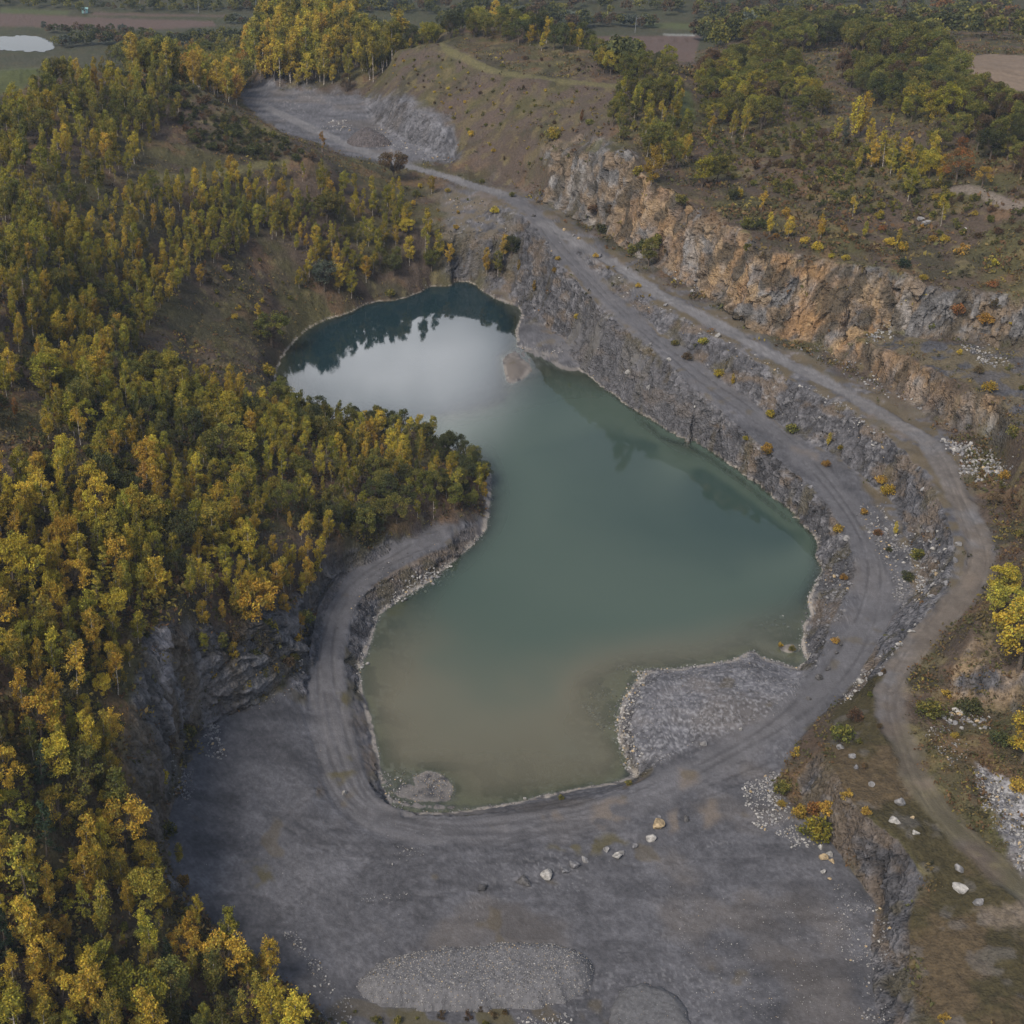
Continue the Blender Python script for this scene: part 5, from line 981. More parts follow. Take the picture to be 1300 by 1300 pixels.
BOULDERS = [
 (664,1122,17,'dark grey','dark boulder at the low end of the row of boulders'),(694,1112,15,'white','white angular boulder, second from the dark end of the row'),(717,1108,15,'grey','grey rounded boulder between the white angular one and the flat one'),(730,1101,16,'grey','flat grey boulder leaning on its paler neighbour in the row'),(742,1096,11,'pale grey','pale boulder pressed against the flat grey one in the row'),(769,1081,9,'pale grey','small pale boulder starting the upper half of the row'),(782,1090,11,'white','white boulder sitting below the small pair in the row'),(789,1086,9,'pale grey','pale grey boulder touching the white one in the row'),(806,1075,10,'grey','lone grey boulder in the gap of the row'),(825,1066,11,'white','white boulder just below the tan one in the row'),(835,1053,15,'tan','tan boulder near the upper end of the row'),(836,1041,6,'grey','small grey stone behind the tan boulder'),(612,1132,13,'dark grey','dark mossy boulder lying off the low end of the row'),(437,1009,9,'white','white boulder beside the dark weed patch on the floor'),(667,1014,6,'white','small white stone at the lake edge of the floor'),
 (893,948,12,'pale grey','squared grey block beside the gravel terrace'),(940,927,7,'white','small white block on the edge of the gravel terrace'),(871,1044,11,'dark grey','dark round stone on the sandy floor patches'),(1066,950,12,'pale grey','pale boulder among olive shrubs on the grass shelf'),(1082,964,10,'pale grey','pale boulder just below the one in olive shrubs'),(1086,977,9,'grey','grey stone under the pale pair on the grass shelf'),(1105,999,10,'pale grey','pale stone alone in the middle of the grass shelf'),(1142,1024,18,'pale grey','biggest pale boulder on the shelf beside the upper road'),(1135,1043,16,'white','white boulder just below the biggest pale boulder'),(1160,1063,12,'white','upright white boulder nearer the upper road'),(1158,1039,6,'tan','small tan stone between three pale boulders'),(1216,1107,14,'pale grey','pale boulder, upper of three on the lower grass shelf'),(1218,1132,17,'white','long white boulder, middle of three on the lower grass shelf'),(1242,1147,14,'pale grey','pale boulder beside the sandy patch, lowest of three'),
 (1041,1080,10,'white','white block at the top of the stone cluster under the shelf wall'),(1043,1093,13,'tan','tan block in the stone cluster under the shelf wall'),(1053,1086,12,'white','white slab in the stone cluster under the shelf wall'),(1055,1097,10,'tan','small tan block beside the white slab'),(1045,1110,10,'white','white block at the bottom of the stone cluster'),(1052,1120,5,'tan','tiny tan stone below the stone cluster'),
 (1215,693,11,'pale grey','pale boulder on the rim above the inner rock wall'),(1212,714,9,'grey','grey boulder on the rim just below the pale one'),(1200,744,11,'grey','grey boulder at the corner of the rock wall rim'),(1183,760,11,'pale grey','pale boulder over the dark one at the wall end'),(1180,771,12,'dark grey','dark boulder at the end of the rock wall'),(1156,802,11,'white','flat white boulder beside the verge of the lower road'),(1141,820,10,'white','round white boulder beside the verge of the lower road'),(1093,868,13,'white','large white boulder where lower road and shelf meet'),(1117,858,8,'pale grey','pale stone between the round white and the large white boulder'),(1167,788,8,'grey','grey stone on the crest above the flat white boulder'),(1165,601,10,'grey','grey boulder on the crest under the upper road'),(1171,624,10,'pale grey','pale boulder below the grey crest boulder'),
 (1074,686,11,'pale grey','pale block beside the lower road above the lake corner'),(1079,743,8,'grey','grey stone on the scrubby bank of the lower road'),(1028,621,8,'grey','grey block on the lake side of the lower road'),(1067,821,6,'dark grey','dark stone at the lower edge of the wide road'),(1062,830,7,'dark grey','dark stone under its twin at the road edge'),(1051,850,8,'dark grey','dark block on the slope above the gravel terrace'),(1039,862,12,'dark grey','big dark block on the slope above the gravel terrace'),(1027,889,8,'dark grey','dark stone at the low end of the dark blocks'),
 (716,292,6,'tan','tan stone at the point of the road fork'),(728,300,5,'pale grey','pale stone second from the fork point'),(735,304,6,'tan','tan stone third from the fork point'),(761,327,8,'grey','grey block on the strip between the two roads'),(678,275,7,'dark grey','dark stone at the verge before the road fork'),(694,310,7,'grey','grey stone under the bend after the fork'),(826,439,8,'pale grey','pale stone on the verge of the middle road'),(850,458,8,'white','white stone on the verge of the middle road'),(797,474,9,'white','white stone on the spit track bank'),(823,493,8,'pale grey','pale stone lower on the spit track bank'),(911,428,10,'white','white block on the inner verge of the upper road'),(845,389,7,'pale grey','pale stone on the inner verge of the upper road'),
 (1167,282,11,'pale grey','larger pale boulder heading the pair in the plateau scrub'),(1176,286,12,'pale grey','pale boulder joined to the larger one in the plateau scrub'),(1225,294,6,'white','small white stone alone in the plateau scrub'),
 (993,781,9,'white','largest white rock standing in the shallow corner of the lake'),(967,790,5,'white','white rock at the outer end of the shallow rocks'),(974,787,5,'white','white rock second in the line of shallow rocks'),(981,790,6,'pale grey','flat pale rock in the middle of the shallow rocks'),(987,792,5,'white','white rock below the largest in the shallows'),(996,790,5,'pale grey','pale rock just right below the largest in the shallows'.replace('right ','')),(1001,795,5,'white','white rock nearest the shore in the shallows'),(985,784,4,'tan','tiny tan rock beside the largest in the shallows'),(972,795,4,'pale grey','tiny pale rock at the near side of the shallows'),
 (575,723,6,'white','white rock at the outer end of the lakeside rock pile'),(506,763,7,'white','white rock off the lakeside bank, one of two'),(515,761,7,'pale grey','pale rock off the lakeside bank beside a white one'),(459,848,6,'white','white rock in the water beside the narrow track'),(466,843,5,'white','small white rock just beyond its neighbour by the narrow track'),(858,718,7,'tan','single rock breaking the surface of the open lake'),(533,529,6,'dark grey','dark rock off the wooded headland'),(541,528,5,'pale grey','pale rock off the wooded headland'),(547,530,4,'grey','small grey rock off the wooded headland')]
RAD = {'flat': .5, 'block': .75}
BM = {}
for i, (px, py, w, tone, label) in enumerate(BOULDERS):
    X, Y, Z = (float(q[0]) for q in hit(px, py))
    if Z < 0: X, Y = (float(q) for q in at_z(px, py, 0.0)); Z = max(float(H(X, Y)), -.6)
    d = Y*cp+(CH-Z)*sp; r = w*d/F*(.74 if 'row' in label else .62); gi = i % 8; key = (gi, tone)
    if key not in BM:
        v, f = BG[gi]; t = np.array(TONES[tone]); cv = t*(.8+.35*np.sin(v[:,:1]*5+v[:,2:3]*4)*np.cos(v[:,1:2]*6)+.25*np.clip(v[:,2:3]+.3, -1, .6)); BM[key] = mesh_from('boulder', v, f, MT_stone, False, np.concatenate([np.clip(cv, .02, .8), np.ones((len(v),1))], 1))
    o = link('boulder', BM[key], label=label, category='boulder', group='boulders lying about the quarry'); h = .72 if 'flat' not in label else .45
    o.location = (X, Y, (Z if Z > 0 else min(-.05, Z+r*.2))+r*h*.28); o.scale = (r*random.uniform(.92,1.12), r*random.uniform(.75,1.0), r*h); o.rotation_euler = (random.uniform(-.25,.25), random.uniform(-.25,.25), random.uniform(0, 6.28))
    if 'long' in label: o.scale[0] *= 1.25; o.rotation_euler[2] = -.7
    if 'upright' in label: o.scale[2] *= 1.6

def stones(name, items, label, kind='stuff', parent=None, **props):
    """ITEMS: (X, Y, Z, radius, tone rgb) arrays -> one mesh of many small stones"""
    g = np.random.default_rng(31); V, Fc, C = [], [], []; off = 0
    X, Y, Z, r, t = items
    for k in range(8):
        sel = np.arange(len(X)) % 8 == k; n = sel.sum()
        if not n: continue
        v, f = SG[k]; a = g.uniform(0, 6.28, n); ca, sa = np.cos(a)[:,None], np.sin(a)[:,None]; sq = g.uniform(.6, 1.1, (n,3))*np.array([1,1,.75])
        p = v[None]*sq[:,None,:]*r[sel][:,None,None]; q = np.stack([p[...,0]*ca-p[...,1]*sa+X[sel][:,None], p[...,0]*sa+p[...,1]*ca+Y[sel][:,None], p[...,2]+(Z[sel]+r[sel]*.25)[:,None]], -1)
        V.append(q.reshape(-1,3)); Fc.append((f[None]+(np.arange(n)*len(v))[:,None,None]).reshape(-1,3)+off); off += n*len(v); C.append(np.repeat(t[sel]*g.uniform(.7,1.25,(n,1)), len(v), 0))
    c = np.clip(np.concatenate(C), .02, .75)
    o = link(name, mesh_from(name, np.concatenate(V), np.concatenate(Fc), MT_stone, False, np.concatenate([c, np.ones((len(c),1))], 1)), parent)
    if kind: o['kind'] = kind
    if label: o['label'] = label
    for k, v in props.items(): o[k] = v
    return o

gr = np.random.default_rng(77)
tone_of = lambda n, w: np.array([TONES[k] for k in ('white','pale grey','grey','dark grey','tan')])[gr.choice(5, n, p=np.array(w)/sum(w))]
def field(poly, n, rr, w, p=2.2):
    X, Y = plan(poly, True); M = poly_mask(None, 5, 6, 3, world=(X, Y)); x = gr.uniform(X.min()-1, X.max()+1, n*4); y = gr.uniform(Y.min()-1, Y.max()+1, n*4); s, v = to_sv(x, y)
    ok = gr.random(n*4) < psample(M, s, v)*(.3+.7*sstep(.35,.6,fbm(x, y, 3, 2, 701))); x, y = x[ok][:n], y[ok][:n]; r = rr[0]+(rr[1]-rr[0])*gr.random(len(x))**p
    return x, y, H(x, y), r, tone_of(len(x), w)
def along(line, n, rr, w, sd):
    p = np.array(densify([tuple(map(float, q)) for q in line], 1.0)); X, Y, Z = hit(p[:,0], p[:,1]); k = gr.integers(len(X), size=n); x = X[k]+gr.normal(size=n)*sd; y = Y[k]+gr.normal(size=n)*sd
    r = rr[0]+(rr[1]-rr[0])*gr.random(n)**2.2; return x, y, H(x, y), r, tone_of(n, w)
def shoreline(sel, n, rr, w, sd, seed=0):
    p = np.array(densify([(float(a), float(b)) for a, b in sel], 1.0)); X, Y = at_z(p[:,0], p[:,1], 0.0); k = gr.integers(len(X), size=n); x = X[k]+gr.normal(size=n)*sd; y = Y[k]+gr.normal(size=n)*sd; z = H(x, y)
    ok = (z > -.35) & (z < .8); x, y, z = x[ok], y[ok], z[ok]; r = rr[0]+(rr[1]-rr[0])*gr.random(len(x))**2.4; return x, y, z, r, tone_of(len(x), w)
def cat(*its): return tuple(np.concatenate(q) for q in zip(*its))
WHT = (4,4,2,.5,.5); GRY = (.2,1,4,5,.3); MIX = (2,3,4,1.5,1)
stones('rubble', cat(
 field([(1195,560),(1225,563),(1283,598),(1280,612),(1240,610),(1212,600),(1222,585)], 700, (.12,.75), WHT), field([(1190,908),(1215,902),(1256,910),(1252,926),(1215,922)], 120, (.2,.8), WHT), field([(1240,975),(1290,1000),(1340,1050),(1340,1120),(1296,1115),(1268,1060),(1245,1010)], 1500, (.08,.42), MIX),
 field([(1170,930),(1200,925),(1230,960),(1205,975)], 300, (.06,.25), MIX), field([(945,1003),(985,985),(1002,1040),(1038,1075),(1020,1080),(960,1052)], 900, (.06,.38), WHT), field([(256,920),(278,918),(284,955),(262,962)], 260, (.08,.45), WHT), field([(205,980),(245,985),(240,1020),(215,1015)], 260, (.06,.3), MIX), field([(340,845),(395,835),(390,870),(350,892),(300,905)], 500, (.08,.35), GRY),
 field([(362,1185),(380,1190),(402,1225),(425,1262),(410,1265),(385,1225)], 320, (.06,.3), WHT), along([(790,848),(810,855),(812,868),(798,892),(788,915),(790,940),(803,980)], 700, (.08,.42), (5,3,1,.2,1), .7), along([(742,896),(752,905),(766,928)], 160, (.1,.4), WHT, .45), field([(740,895),(785,852),(808,860),(785,910),(792,965),(765,930)], 260, (.06,.28), (2,2,2,1,3)),
 field([(1098,412),(1130,412),(1140,428),(1105,432)], 110, (.15,.6), WHT), field([(1222,440),(1260,442),(1285,468),(1250,466)], 220, (.1,.5), WHT), field([(1085,640),(1120,640),(1160,700),(1180,755),(1150,785),(1125,720)], 900, (.08,.5), MIX), field([(1150,660),(1185,680),(1205,740),(1170,760),(1150,700)], 420, (.1,.6), (3,4,3,1,.3)),
 field([(1090,860),(1140,815),(1165,790),(1150,815),(1110,862),(1060,905),(1050,920)], 500, (.08,.4), WHT), field([(528,728),(578,715),(575,745),(530,750)], 150, (.15,.6), WHT), along([(500,765),(530,742),(560,728)], 180, (.1,.45), WHT, .6), field([(410,155),(440,152),(445,166),(410,168)], 90, (.2,.7), WHT),
 field([(850,345),(900,372),(960,420),(940,400),(880,372)], 380, (.12,.6), MIX), field([(980,430),(1065,455),(1130,490),(1210,545),(1180,530),(1090,485)], 600, (.1,.55), MIX), field([(570,250),(640,262),(655,330),(600,345),(570,300)], 260, (.12,.5), GRY), field([(1100,1150),(1130,1160),(1130,1300),(1095,1300)], 600, (.06,.32), MIX), field([(1060,1120),(1110,1150),(1110,1240),(1060,1220)], 260, (.05,.22), WHT),
 field([(480,1080),(520,1070),(540,1085),(500,1100)], 60, (.05,.22), WHT), field([(455,1135),(520,1132),(520,1142),(455,1145)], 70, (.05,.18), WHT), field([(660,1292),(720,1288),(725,1305),(660,1305)], 90, (.1,.35), WHT), field([(400,1290),(440,1260),(450,1310),(400,1320)], 120, (.06,.28), WHT), field([(485,985),(510,970),(520,1000),(505,1030),(490,1015)], 260, (.05,.25), MIX), field([(510,985),(560,978),(580,1000),(560,1020),(515,1020)], 900, (.04,.16), (1,3,3,.5,2)),
 field([(468,158),(505,170),(545,195),(576,204),(540,205),(480,185)], 260, (.2,.7), MIX), along([(1012,490),(1040,505),(1100,545),(1130,565)], 140, (.1,.5), WHT, .8), along([(780,360),(850,402),(920,440),(1000,478)], 200, (.1,.45), MIX, 1.0)),
 'loose broken stone in pale fans below the rock faces')
stones('bank_stones', cat(field([(690,310),(760,400),(850,480),(930,550),(1040,640),(1075,690),(1040,690),(1000,655),(900,572),(800,515),(720,445),(670,385)], 1100, (.08,.45), GRY), field([(700,300),(800,370),(900,430),(1000,500),(1100,560),(1090,595),(1000,540),(900,465),(800,395)], 800, (.08,.5), GRY), field([(1030,700),(1080,700),(1075,780),(1035,850),(1020,800)], 500, (.08,.5), GRY), field([(560,690),(480,760),(455,850),(470,800),(430,800),(470,720)], 450, (.06,.3), GRY)), 'dark grey loose stone on the banks between road and lake')
stones('terrace_gravel', field([(808,985),(795,960),(785,930),(790,895),(805,868),(822,848),(850,848),(890,845),(930,836),(956,824),(1000,848),(1020,855),(1012,885),(960,920),(880,945),(850,965)], 5600, (.035,.14), (.8,2.5,4,3.5,.2)), 'coarse grey gravel covering the terrace by the lake')
stones('floor_stones', cat(field([(230,980),(300,910),(400,850),(440,1020),(700,1080),(960,1080),(1090,1150),(1100,1300),(450,1300),(330,1210),(220,1100)], 450, (.025,.10), (3,3,3,1,.5), 3.5), field([(850,1130),(1090,1150),(1100,1300),(880,1300)], 1500, (.03,.12), (3,3,3,1,.4))), 'scattered small stones on the quarry floor')
stones('shore_pebbles', cat(shoreline(SHORE[:12], 700, (.05,.28), WHT, .35), shoreline(SHORE[12:24], 380, (.04,.2), MIX, .25), shoreline(SHORE[40:66], 1500, (.05,.3), (4,4,3,1,1), .35), shoreline(SHORE[66:82], 420, (.06,.22), (3,3,2,1,2), .3), shoreline(SHORE[24:42], 700, (.05,.3), WHT, .4)), 'pale stones strung along the waterline')

# heaps
def heap(name, outline, height, tone, label, cat_, nst, rr, w, prof=.7):
    """OUTLINE in photo pixels on the floor -> a dumped heap with a rounded top, its stones a part"""
    p_ = np.array(densify([tuple(map(float, q)) for q in smooth_line(outline+[outline[0]])], 1.5)); X, Y, _z = hit(p_[:,0], p_[:,1]); cx, cy = X.mean(), Y.mean(); z0 = float(np.median(H(X, Y))); M = poly_mask(None, 0, 0, 1, world=(X, Y))
    st = .14 if height < 4 else .5; x, y = np.meshgrid(np.arange(X.min()-.6, X.max()+.6, st), np.arange(Y.min()-.6, Y.max()+.6, st))
    dmin = np.full(x.shape, 1e9)
    for k in range(len(X)):
        ex, ey = X[k]-X[k-1], Y[k]-Y[k-1]; tq = np.clip(((x-X[k-1])*ex+(y-Y[k-1])*ey)/(ex*ex+ey*ey+1e-9), 0, 1); dmin = np.minimum(dmin, np.hypot(x-X[k-1]-tq*ex, y-Y[k-1]-tq*ey))
    s, v = to_sv(x, y); ins = psample(M, s, v) > .5; d = np.where(ins, dmin, -dmin)
    for _ in range(10):
        dp_ = np.pad(d, 1, mode='edge'); d = np.where(ins, .2*(dp_[1:-1,1:-1]+dp_[:-2,1:-1]+dp_[2:,1:-1]+dp_[1:-1,:-2]+dp_[1:-1,2:]), d)
    t = np.clip((d+.5*(fbm(x, y, 1.6, 3, 809)-.5))/(height/prof), 0, 1)
    top = height*(1-(1-t)**1.8); z = H(x, y)+top+(.28*height*(fbm(x, y, 3.2, 3, 801)-.5)+.10*(vnoise(x/.35, y/.35, 803)-.5)*min(1, height/2))*np.clip(t*3, 0, 1)-np.where(d < 0, .35, 0)-.03
    ii = np.arange(x.size).reshape(x.shape); q = np.stack([ii[:-1,:-1], ii[:-1,1:], ii[1:,1:], ii[1:,:-1]], -1).reshape(-1,4); q = q[(d > -.35).reshape(-1)[q].all(1)]; u, inv = np.unique(q.ravel(), return_inverse=True)
    vv_ = np.stack([x-cx, y-cy, z-z0], -1).reshape(-1,3)[u]; cc = np.array(tone)*(.75+.5*vnoise(x/.3, y/.3, 805)).reshape(-1,1)[u]
    root = link(name, None, label=label, category=cat_); root.location = (cx, cy, z0)
    link('heap_body', mesh_from(name+'_body', vv_, inv.reshape(-1,4), MT_ground if height < 4 else MT_rock, True, np.concatenate([cc, np.ones((len(cc),1))], 1)), root)
    xs, ys, zs = x[ins], y[ins], z[ins]; k = gr.integers(len(xs), size=nst); r = rr[0]+(rr[1]-rr[0])*gr.random(nst)**2.5
    stones('loose_stones', (xs[k]-cx+gr.normal(size=nst)*st*.4, ys[k]-cy+gr.normal(size=nst)*st*.4, zs[k]-z0, r, tone_of(nst, w)), None, 'stuff', root)
heap('gravel_heap', [(452,1255),(470,1228),(520,1212),(600,1203),(690,1201),(730,1206),(752,1222),(756,1245),(740,1268),(700,1282),(600,1288),(500,1284),(462,1275)], 1.7, (.12,.117,.124), 'long low heap of speckled grey gravel across the near floor', 'gravel heap', 9000, (.055,.145), (4,3,3,4,.8))
heap('gravel_heap', [(770,1318),(775,1280),(790,1256),(815,1250),(850,1258),(872,1280),(880,1318)], .8, (.11,.108,.113), 'low dark grey heap cut off by the bottom edge', 'gravel heap', 900, (.03,.09), GRY)
heap('spoil_heap', [(438,180),(455,170),(480,174),(500,182),(495,187),(465,188),(445,186)], 4.2, (.115,.10,.10), 'dark brown conical spoil heap in front of the far excavation wall', 'spoil heap', 150, (.15,.4), GRY)

# ------------------------------------------------------------------ far plain: pond, sheds, line poles
pw = at_z(np.array([-60.,0,28,50,64,68,50,0,-60]), np.array([48.,47,45,48,53,62,66,63,60]), .25)
def pond(name):
    x, y = np.meshgrid(np.linspace(pw[0].min(), pw[0].max(), 60), np.linspace(pw[1].min(), pw[1].max(), 40)); M = poly_mask(None, 1.5, 2, 9, world=pw); s, v = to_sv(x, y); ins = psample(M, s, v) > .5
    ii = np.arange(x.size).reshape(x.shape); q = np.stack([ii[:-1,:-1], ii[:-1,1:], ii[1:,1:], ii[1:,:-1]], -1).reshape(-1,4); q = q[ins.reshape(-1)[q].any(1)]; u, inv = np.unique(q.ravel(), return_inverse=True)
    link(name, mesh_from(name, np.stack([x, y, np.full(x.shape, float(H(x, y)[ins].max())+.15)], -1).reshape(-1,3)[u], inv.reshape(-1,4), MT_water, True, np.tile([[.03,.045,.05,1.0]], (len(u),1))), kind='structure')
pond('pond')
def plain_mat(name, c, r=.7):
    m, nt, out = new_mat(name); b = nt.nodes.new('ShaderNodeBsdfPrincipled'); b.inputs['Roughness'].default_value = r; n = nt.nodes.new('ShaderNodeTexNoise'); n.inputs['Scale'].default_value = .8; mr = nt.nodes.new('ShaderNodeMapRange'); mr.inputs['To Min'].default_value = .8; mr.inputs['To Max'].default_value = 1.15
    v = nt.nodes.new('ShaderNodeVectorMath'); v.operation = 'SCALE'; v.inputs[0].default_value = c; nt.links.new(n.outputs['Fac'], mr.inputs['Value']); nt.links.new(mr.outputs[0], v.inputs['Scale']); nt.links.new(v.outputs[0], b.inputs['Base Color']); nt.links.new(b.outputs[0], out.inputs[0]); return m
MT_pole, MT_teal, MT_white, MT_roof = plain_mat('grey_steel', (.25,.26,.28)), plain_mat('teal_paint', (.30,.52,.50)), plain_mat('white_sheet', (.75,.75,.75)), plain_mat('dull_roof', (.30,.31,.33))
def box(x0, x1, y0, y1, z0, z1):
    v = np.array([(x, y, z) for z in (z0, z1) for x, y in ((x0,y0),(x1,y0),(x1,y1),(x0,y1))]); f = np.array([(0,3,2,1),(4,5,6,7),(0,1,5,4),(1,2,6,5),(2,3,7,6),(3,0,4,7)]); return v, f
def gable(x0, x1, y0, y1, z0, z1, e=.3):
    v = np.array([(x0-e,y0-e,z0),(x1+e,y0-e,z0),(x1+e,(y0+y1)/2,z1),(x0-e,(y0+y1)/2,z1),(x0-e,y1+e,z0),(x1+e,y1+e,z0),(x0-e,y0-e,z0-.12),(x1+e,y0-e,z0-.12),(x0-e,y1+e,z0-.12),(x1+e,y1+e,z0-.12)]); f = np.array([(0,1,2,3),(3,2,5,4),(6,8,9,7),(0,6,7,1),(4,5,9,8),(0,3,4,4),(1,5,2,2),(0,4,8,6),(1,7,9,5)]); return v, f[[0,1,2,3,4,7,8]]
def shed(px, py, L_, W_, H_, m1, m2, label, name='shed', cat_='shed', rot=0):
    X, Y, Z = (float(q[0]) for q in hit(px, py)); r = link(name, None, label=label, category=cat_); r.location = (X, Y, Z); r.rotation_euler[2] = rot
    v, f = box(-L_/2, L_/2, -W_/2, W_/2, -.3, H_); link('wall', mesh_from('wall', v, f, m1, False), r)
    v, f = gable(-L_/2, L_/2, -W_/2, W_/2, H_+.13, H_+W_*.28); link('roof', mesh_from('roof', v, f, m2, False), r)
    v, f = box(-.5, .5, -W_/2-.04, -W_/2-.003, 0, min(2, H_-.2)); link('door', mesh_from('door', v, f, MT_roof, False), r)
shed(108, 17, 3.2, 2.6, 2.2, MT_teal, MT_teal, 'small pale teal shed at the corner of the far brown field')
pm = None
for i, (px, py, hh, lb) in enumerate(((178,13,8.5,'grey line pole behind the far teal shed'),(252,17,8.5,'grey line pole above the end of the far brown strip'),(325,17,8.5,'grey line pole over the tall birch grove'),(729,35,8,'grey line pole behind the ridge trees by the brown field'),(806,42,8,'grey line pole above the long far brown field'),(892,43,8,'grey line pole just beyond the pale strip'))):
    X, Y, Z = (float(q[0]) for q in hit(px, py))
    if pm is None:
        v, f = tube([(0,0,-.5),(0,0,4),(0,0,8.5)], [.13,.11,.08], 8); pm = mesh_from('pole', v, f, MT_pole); v, f = tube([(-.1,0,7.4),(1.2,0,7.7),(2.6,0,7.6)], [.07,.06,.05], 6); am = mesh_from('arm', v, f, MT_pole)
    r = link('line_pole', None, label=lb, category='pole', group='poles along the far railway line'); r.location = (X, Y, Z); r.scale = (1,1,hh/8.5); link('post', pm, r); link('arm', am, r)
# ------------------------------------------------------------------ light, sky, camera
SUN_EL, SUN_AZ = 44.0, 222.0      # degrees; azimuth clockwise from +Y
w = bpy.data.worlds.new("World"); scene.world = w; w.use_nodes = True; nt = w.node_tree; nt.nodes.clear(); lk = nt.links.new
wo = nt.nodes.new('ShaderNodeOutputWorld'); bg = nt.nodes.new('ShaderNodeBackground'); bg.inputs['Strength'].default_value = .083
sky = nt.nodes.new('ShaderNodeTexSky'); sky.sky_type = 'NISHITA'; sky.sun_disc = False; sky.sun_elevation = R(SUN_EL); sky.sun_rotation = R(SUN_AZ); sky.air_density = 1.0; sky.dust_density = 1.5; sky.ozone_density = 1.0
tc = nt.nodes.new('ShaderNodeTexCoord'); mp = nt.nodes.new('ShaderNodeMapping'); mp.inputs['Scale'].default_value = (1,1,2.2); lk(tc.outputs['Generated'], mp.inputs['Vector'])
n1 = nt.nodes.new('ShaderNodeTexNoise'); n1.inputs['Scale'].default_value = 2.1; n1.inputs['Detail'].default_value = 7; n1.inputs['Roughness'].default_value = .5; lk(mp.outputs[0], n1.inputs['Vector'])
mp.inputs['Location'].default_value = CLOUD_LOC if 'CLOUD_LOC' in globals() else (0,0,0)
rmp = nt.nodes.new('ShaderNodeMapRange'); rmp.interpolation_type = 'SMOOTHSTEP'; rmp.inputs['From Min'].default_value = .40; rmp.inputs['From Max'].default_value = .62; lk(n1.outputs['Fac'], rmp.inputs['Value'])
# one big cloud bank ahead of the viewer
dt = nt.nodes.new('ShaderNodeVectorMath'); dt.operation = 'DOT_PRODUCT'; nm = nt.nodes.new('ShaderNodeVectorMath'); nm.operation = 'NORMALIZE'; lk(tc.outputs['Generated'], nm.inputs[0]); lk(nm.outputs[0], dt.inputs[0])
ce, ca_ = R(21.3), R(3.2); dt.inputs[1].default_value = (math.cos(ce)*math.sin(ca_), math.cos(ce)*math.cos(ca_), math.sin(ce))
r2 = nt.nodes.new('ShaderNodeMapRange'); r2.interpolation_type = 'SMOOTHSTEP'; r2.inputs['From Min'].default_value = math.cos(R(7.2)); r2.inputs['From Max'].default_value = math.cos(R(.2)); lk(dt.outputs['Value'], r2.inputs['Value'])
cl = nt.nodes.new('ShaderNodeMix'); cl.data_type = 'RGBA'; cl.inputs['B'].default_value = (6.0,6.2,6.8,1); 
mulc = nt.nodes.new('ShaderNodeMath'); mulc.operation = 'MULTIPLY'; mulc.inputs[1].default_value = .75; lk(rmp.outputs[0], mulc.inputs[0]); lk(mulc.outputs[0], cl.inputs['Factor']); lk(sky.outputs[0], cl.inputs['A'])
c2 = nt.nodes.new('ShaderNodeMix'); c2.data_type = 'RGBA'; c2.inputs['B'].default_value = (42,42,43.5,1); n2 = nt.nodes.new('ShaderNodeTexNoise'); n2.inputs['Scale'].default_value = 9; n2.inputs['Detail'].default_value = 5; lk(mp.outputs[0], n2.inputs['Vector'])
r3 = nt.nodes.new('ShaderNodeMapRange'); r3.inputs['From Min'].default_value = .35; r3.inputs['From Max'].default_value = .6; r3.inputs['To Min'].default_value = .35; lk(n2.outputs['Fac'], r3.inputs['Value'])
pw2 = nt.nodes.new('ShaderNodeMath'); pw2.operation = 'POWER'; pw2.inputs[1].default_value = 1.8; lk(r2.outputs[0], pw2.inputs[0]); m5 = nt.nodes.new('ShaderNodeMath'); m5.operation = 'MULTIPLY'; lk(pw2.outputs[0], m5.inputs[0]); lk(r3.outputs[0], m5.inputs[1]); lk(m5.outputs[0], c2.inputs['Factor']); lk(cl.outputs['Result'], c2.inputs['A'])
sx_ = nt.nodes.new('ShaderNodeSeparateXYZ'); lk(nm.outputs[0], sx_.inputs[0]); r6 = nt.nodes.new('ShaderNodeMapRange'); r6.interpolation_type = 'SMOOTHSTEP'; r6.inputs['From Min'].default_value = .24; r6.inputs['From Max'].default_value = .13; lk(sx_.outputs['Z'], r6.inputs['Value'])
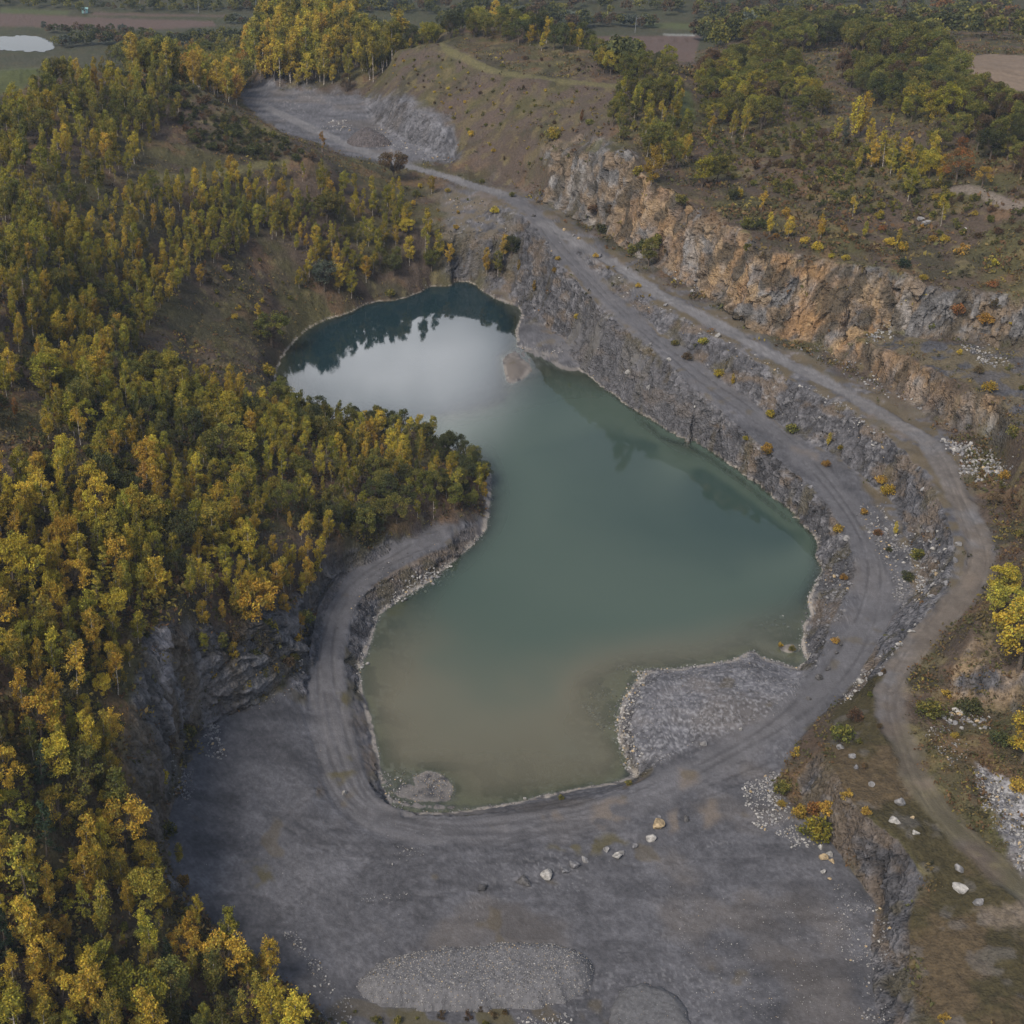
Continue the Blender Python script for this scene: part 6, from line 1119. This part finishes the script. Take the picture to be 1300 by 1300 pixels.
m6 = nt.nodes.new('ShaderNodeMath'); m6.operation = 'MULTIPLY'; m6.inputs[1].default_value = .85; lk(r6.outputs[0], m6.inputs[0]); c6 = nt.nodes.new('ShaderNodeMix'); c6.data_type = 'RGBA'; c6.inputs['B'].default_value = (13,12.9,12.9,1); lk(m6.outputs[0], c6.inputs['Factor']); lk(c2.outputs['Result'], c6.inputs['A']); lk(c6.outputs['Result'], bg.inputs['Color']); lk(bg.outputs[0], wo.inputs[0])
sl = bpy.data.lights.new('sun', 'SUN'); sl.energy = 3.3; sl.angle = R(22); sl.color = (1.0,.93,.82)
so = bpy.data.objects.new('sun', sl); COL.objects.link(so)
so.rotation_euler = (R(90-SUN_EL), 0, R(180-SUN_AZ)); so.location = (0,0,400)
cam = bpy.data.cameras.new('camera'); cam.sensor_fit = 'HORIZONTAL'; cam.sensor_width = 36; cam.lens = F/1300*36; cam.shift_x = (650-CX)/1300; cam.clip_start = 1; cam.clip_end = 6000
co = bpy.data.objects.new('camera', cam); COL.objects.link(co); co.location = (0,0,CH); co.rotation_euler = (math.pi/2-PITCH, 0, 0); scene.camera = co
scene.view_settings.view_transform = 'Standard'; scene.view_settings.look = 'None'; scene.view_settings.exposure = 0.34; scene.view_settings.gamma = 1
scene.render.engine = 'CYCLES'; scene.cycles.max_bounces = 5; scene.cycles.diffuse_bounces = 2; scene.cycles.glossy_bounces = 2; scene.cycles.transparent_max_bounces = 6; scene.cycles.caustics_reflective = False; scene.cycles.caustics_refractive = False

# ------------------------------------------------------------------ the air
m, nt, out = new_mat('air'); pv = nt.nodes.new('ShaderNodeVolumePrincipled'); pv.inputs['Color'].default_value = (.62,.78,1.0,1); pv.inputs['Density'].default_value = .00009; pv.inputs['Anisotropy'].default_value = .2
nt.links.new(pv.outputs[0], out.inputs['Volume'])
v, f = box(-1600, 1900, -70, 2420, -14, 300); ho = link('haze', mesh_from('haze', v, f, m, False), kind='stuff', label='thin bluish air over the whole valley')
scene.cycles.volume_bounces = 0; scene.cycles.volume_step_rate = 1
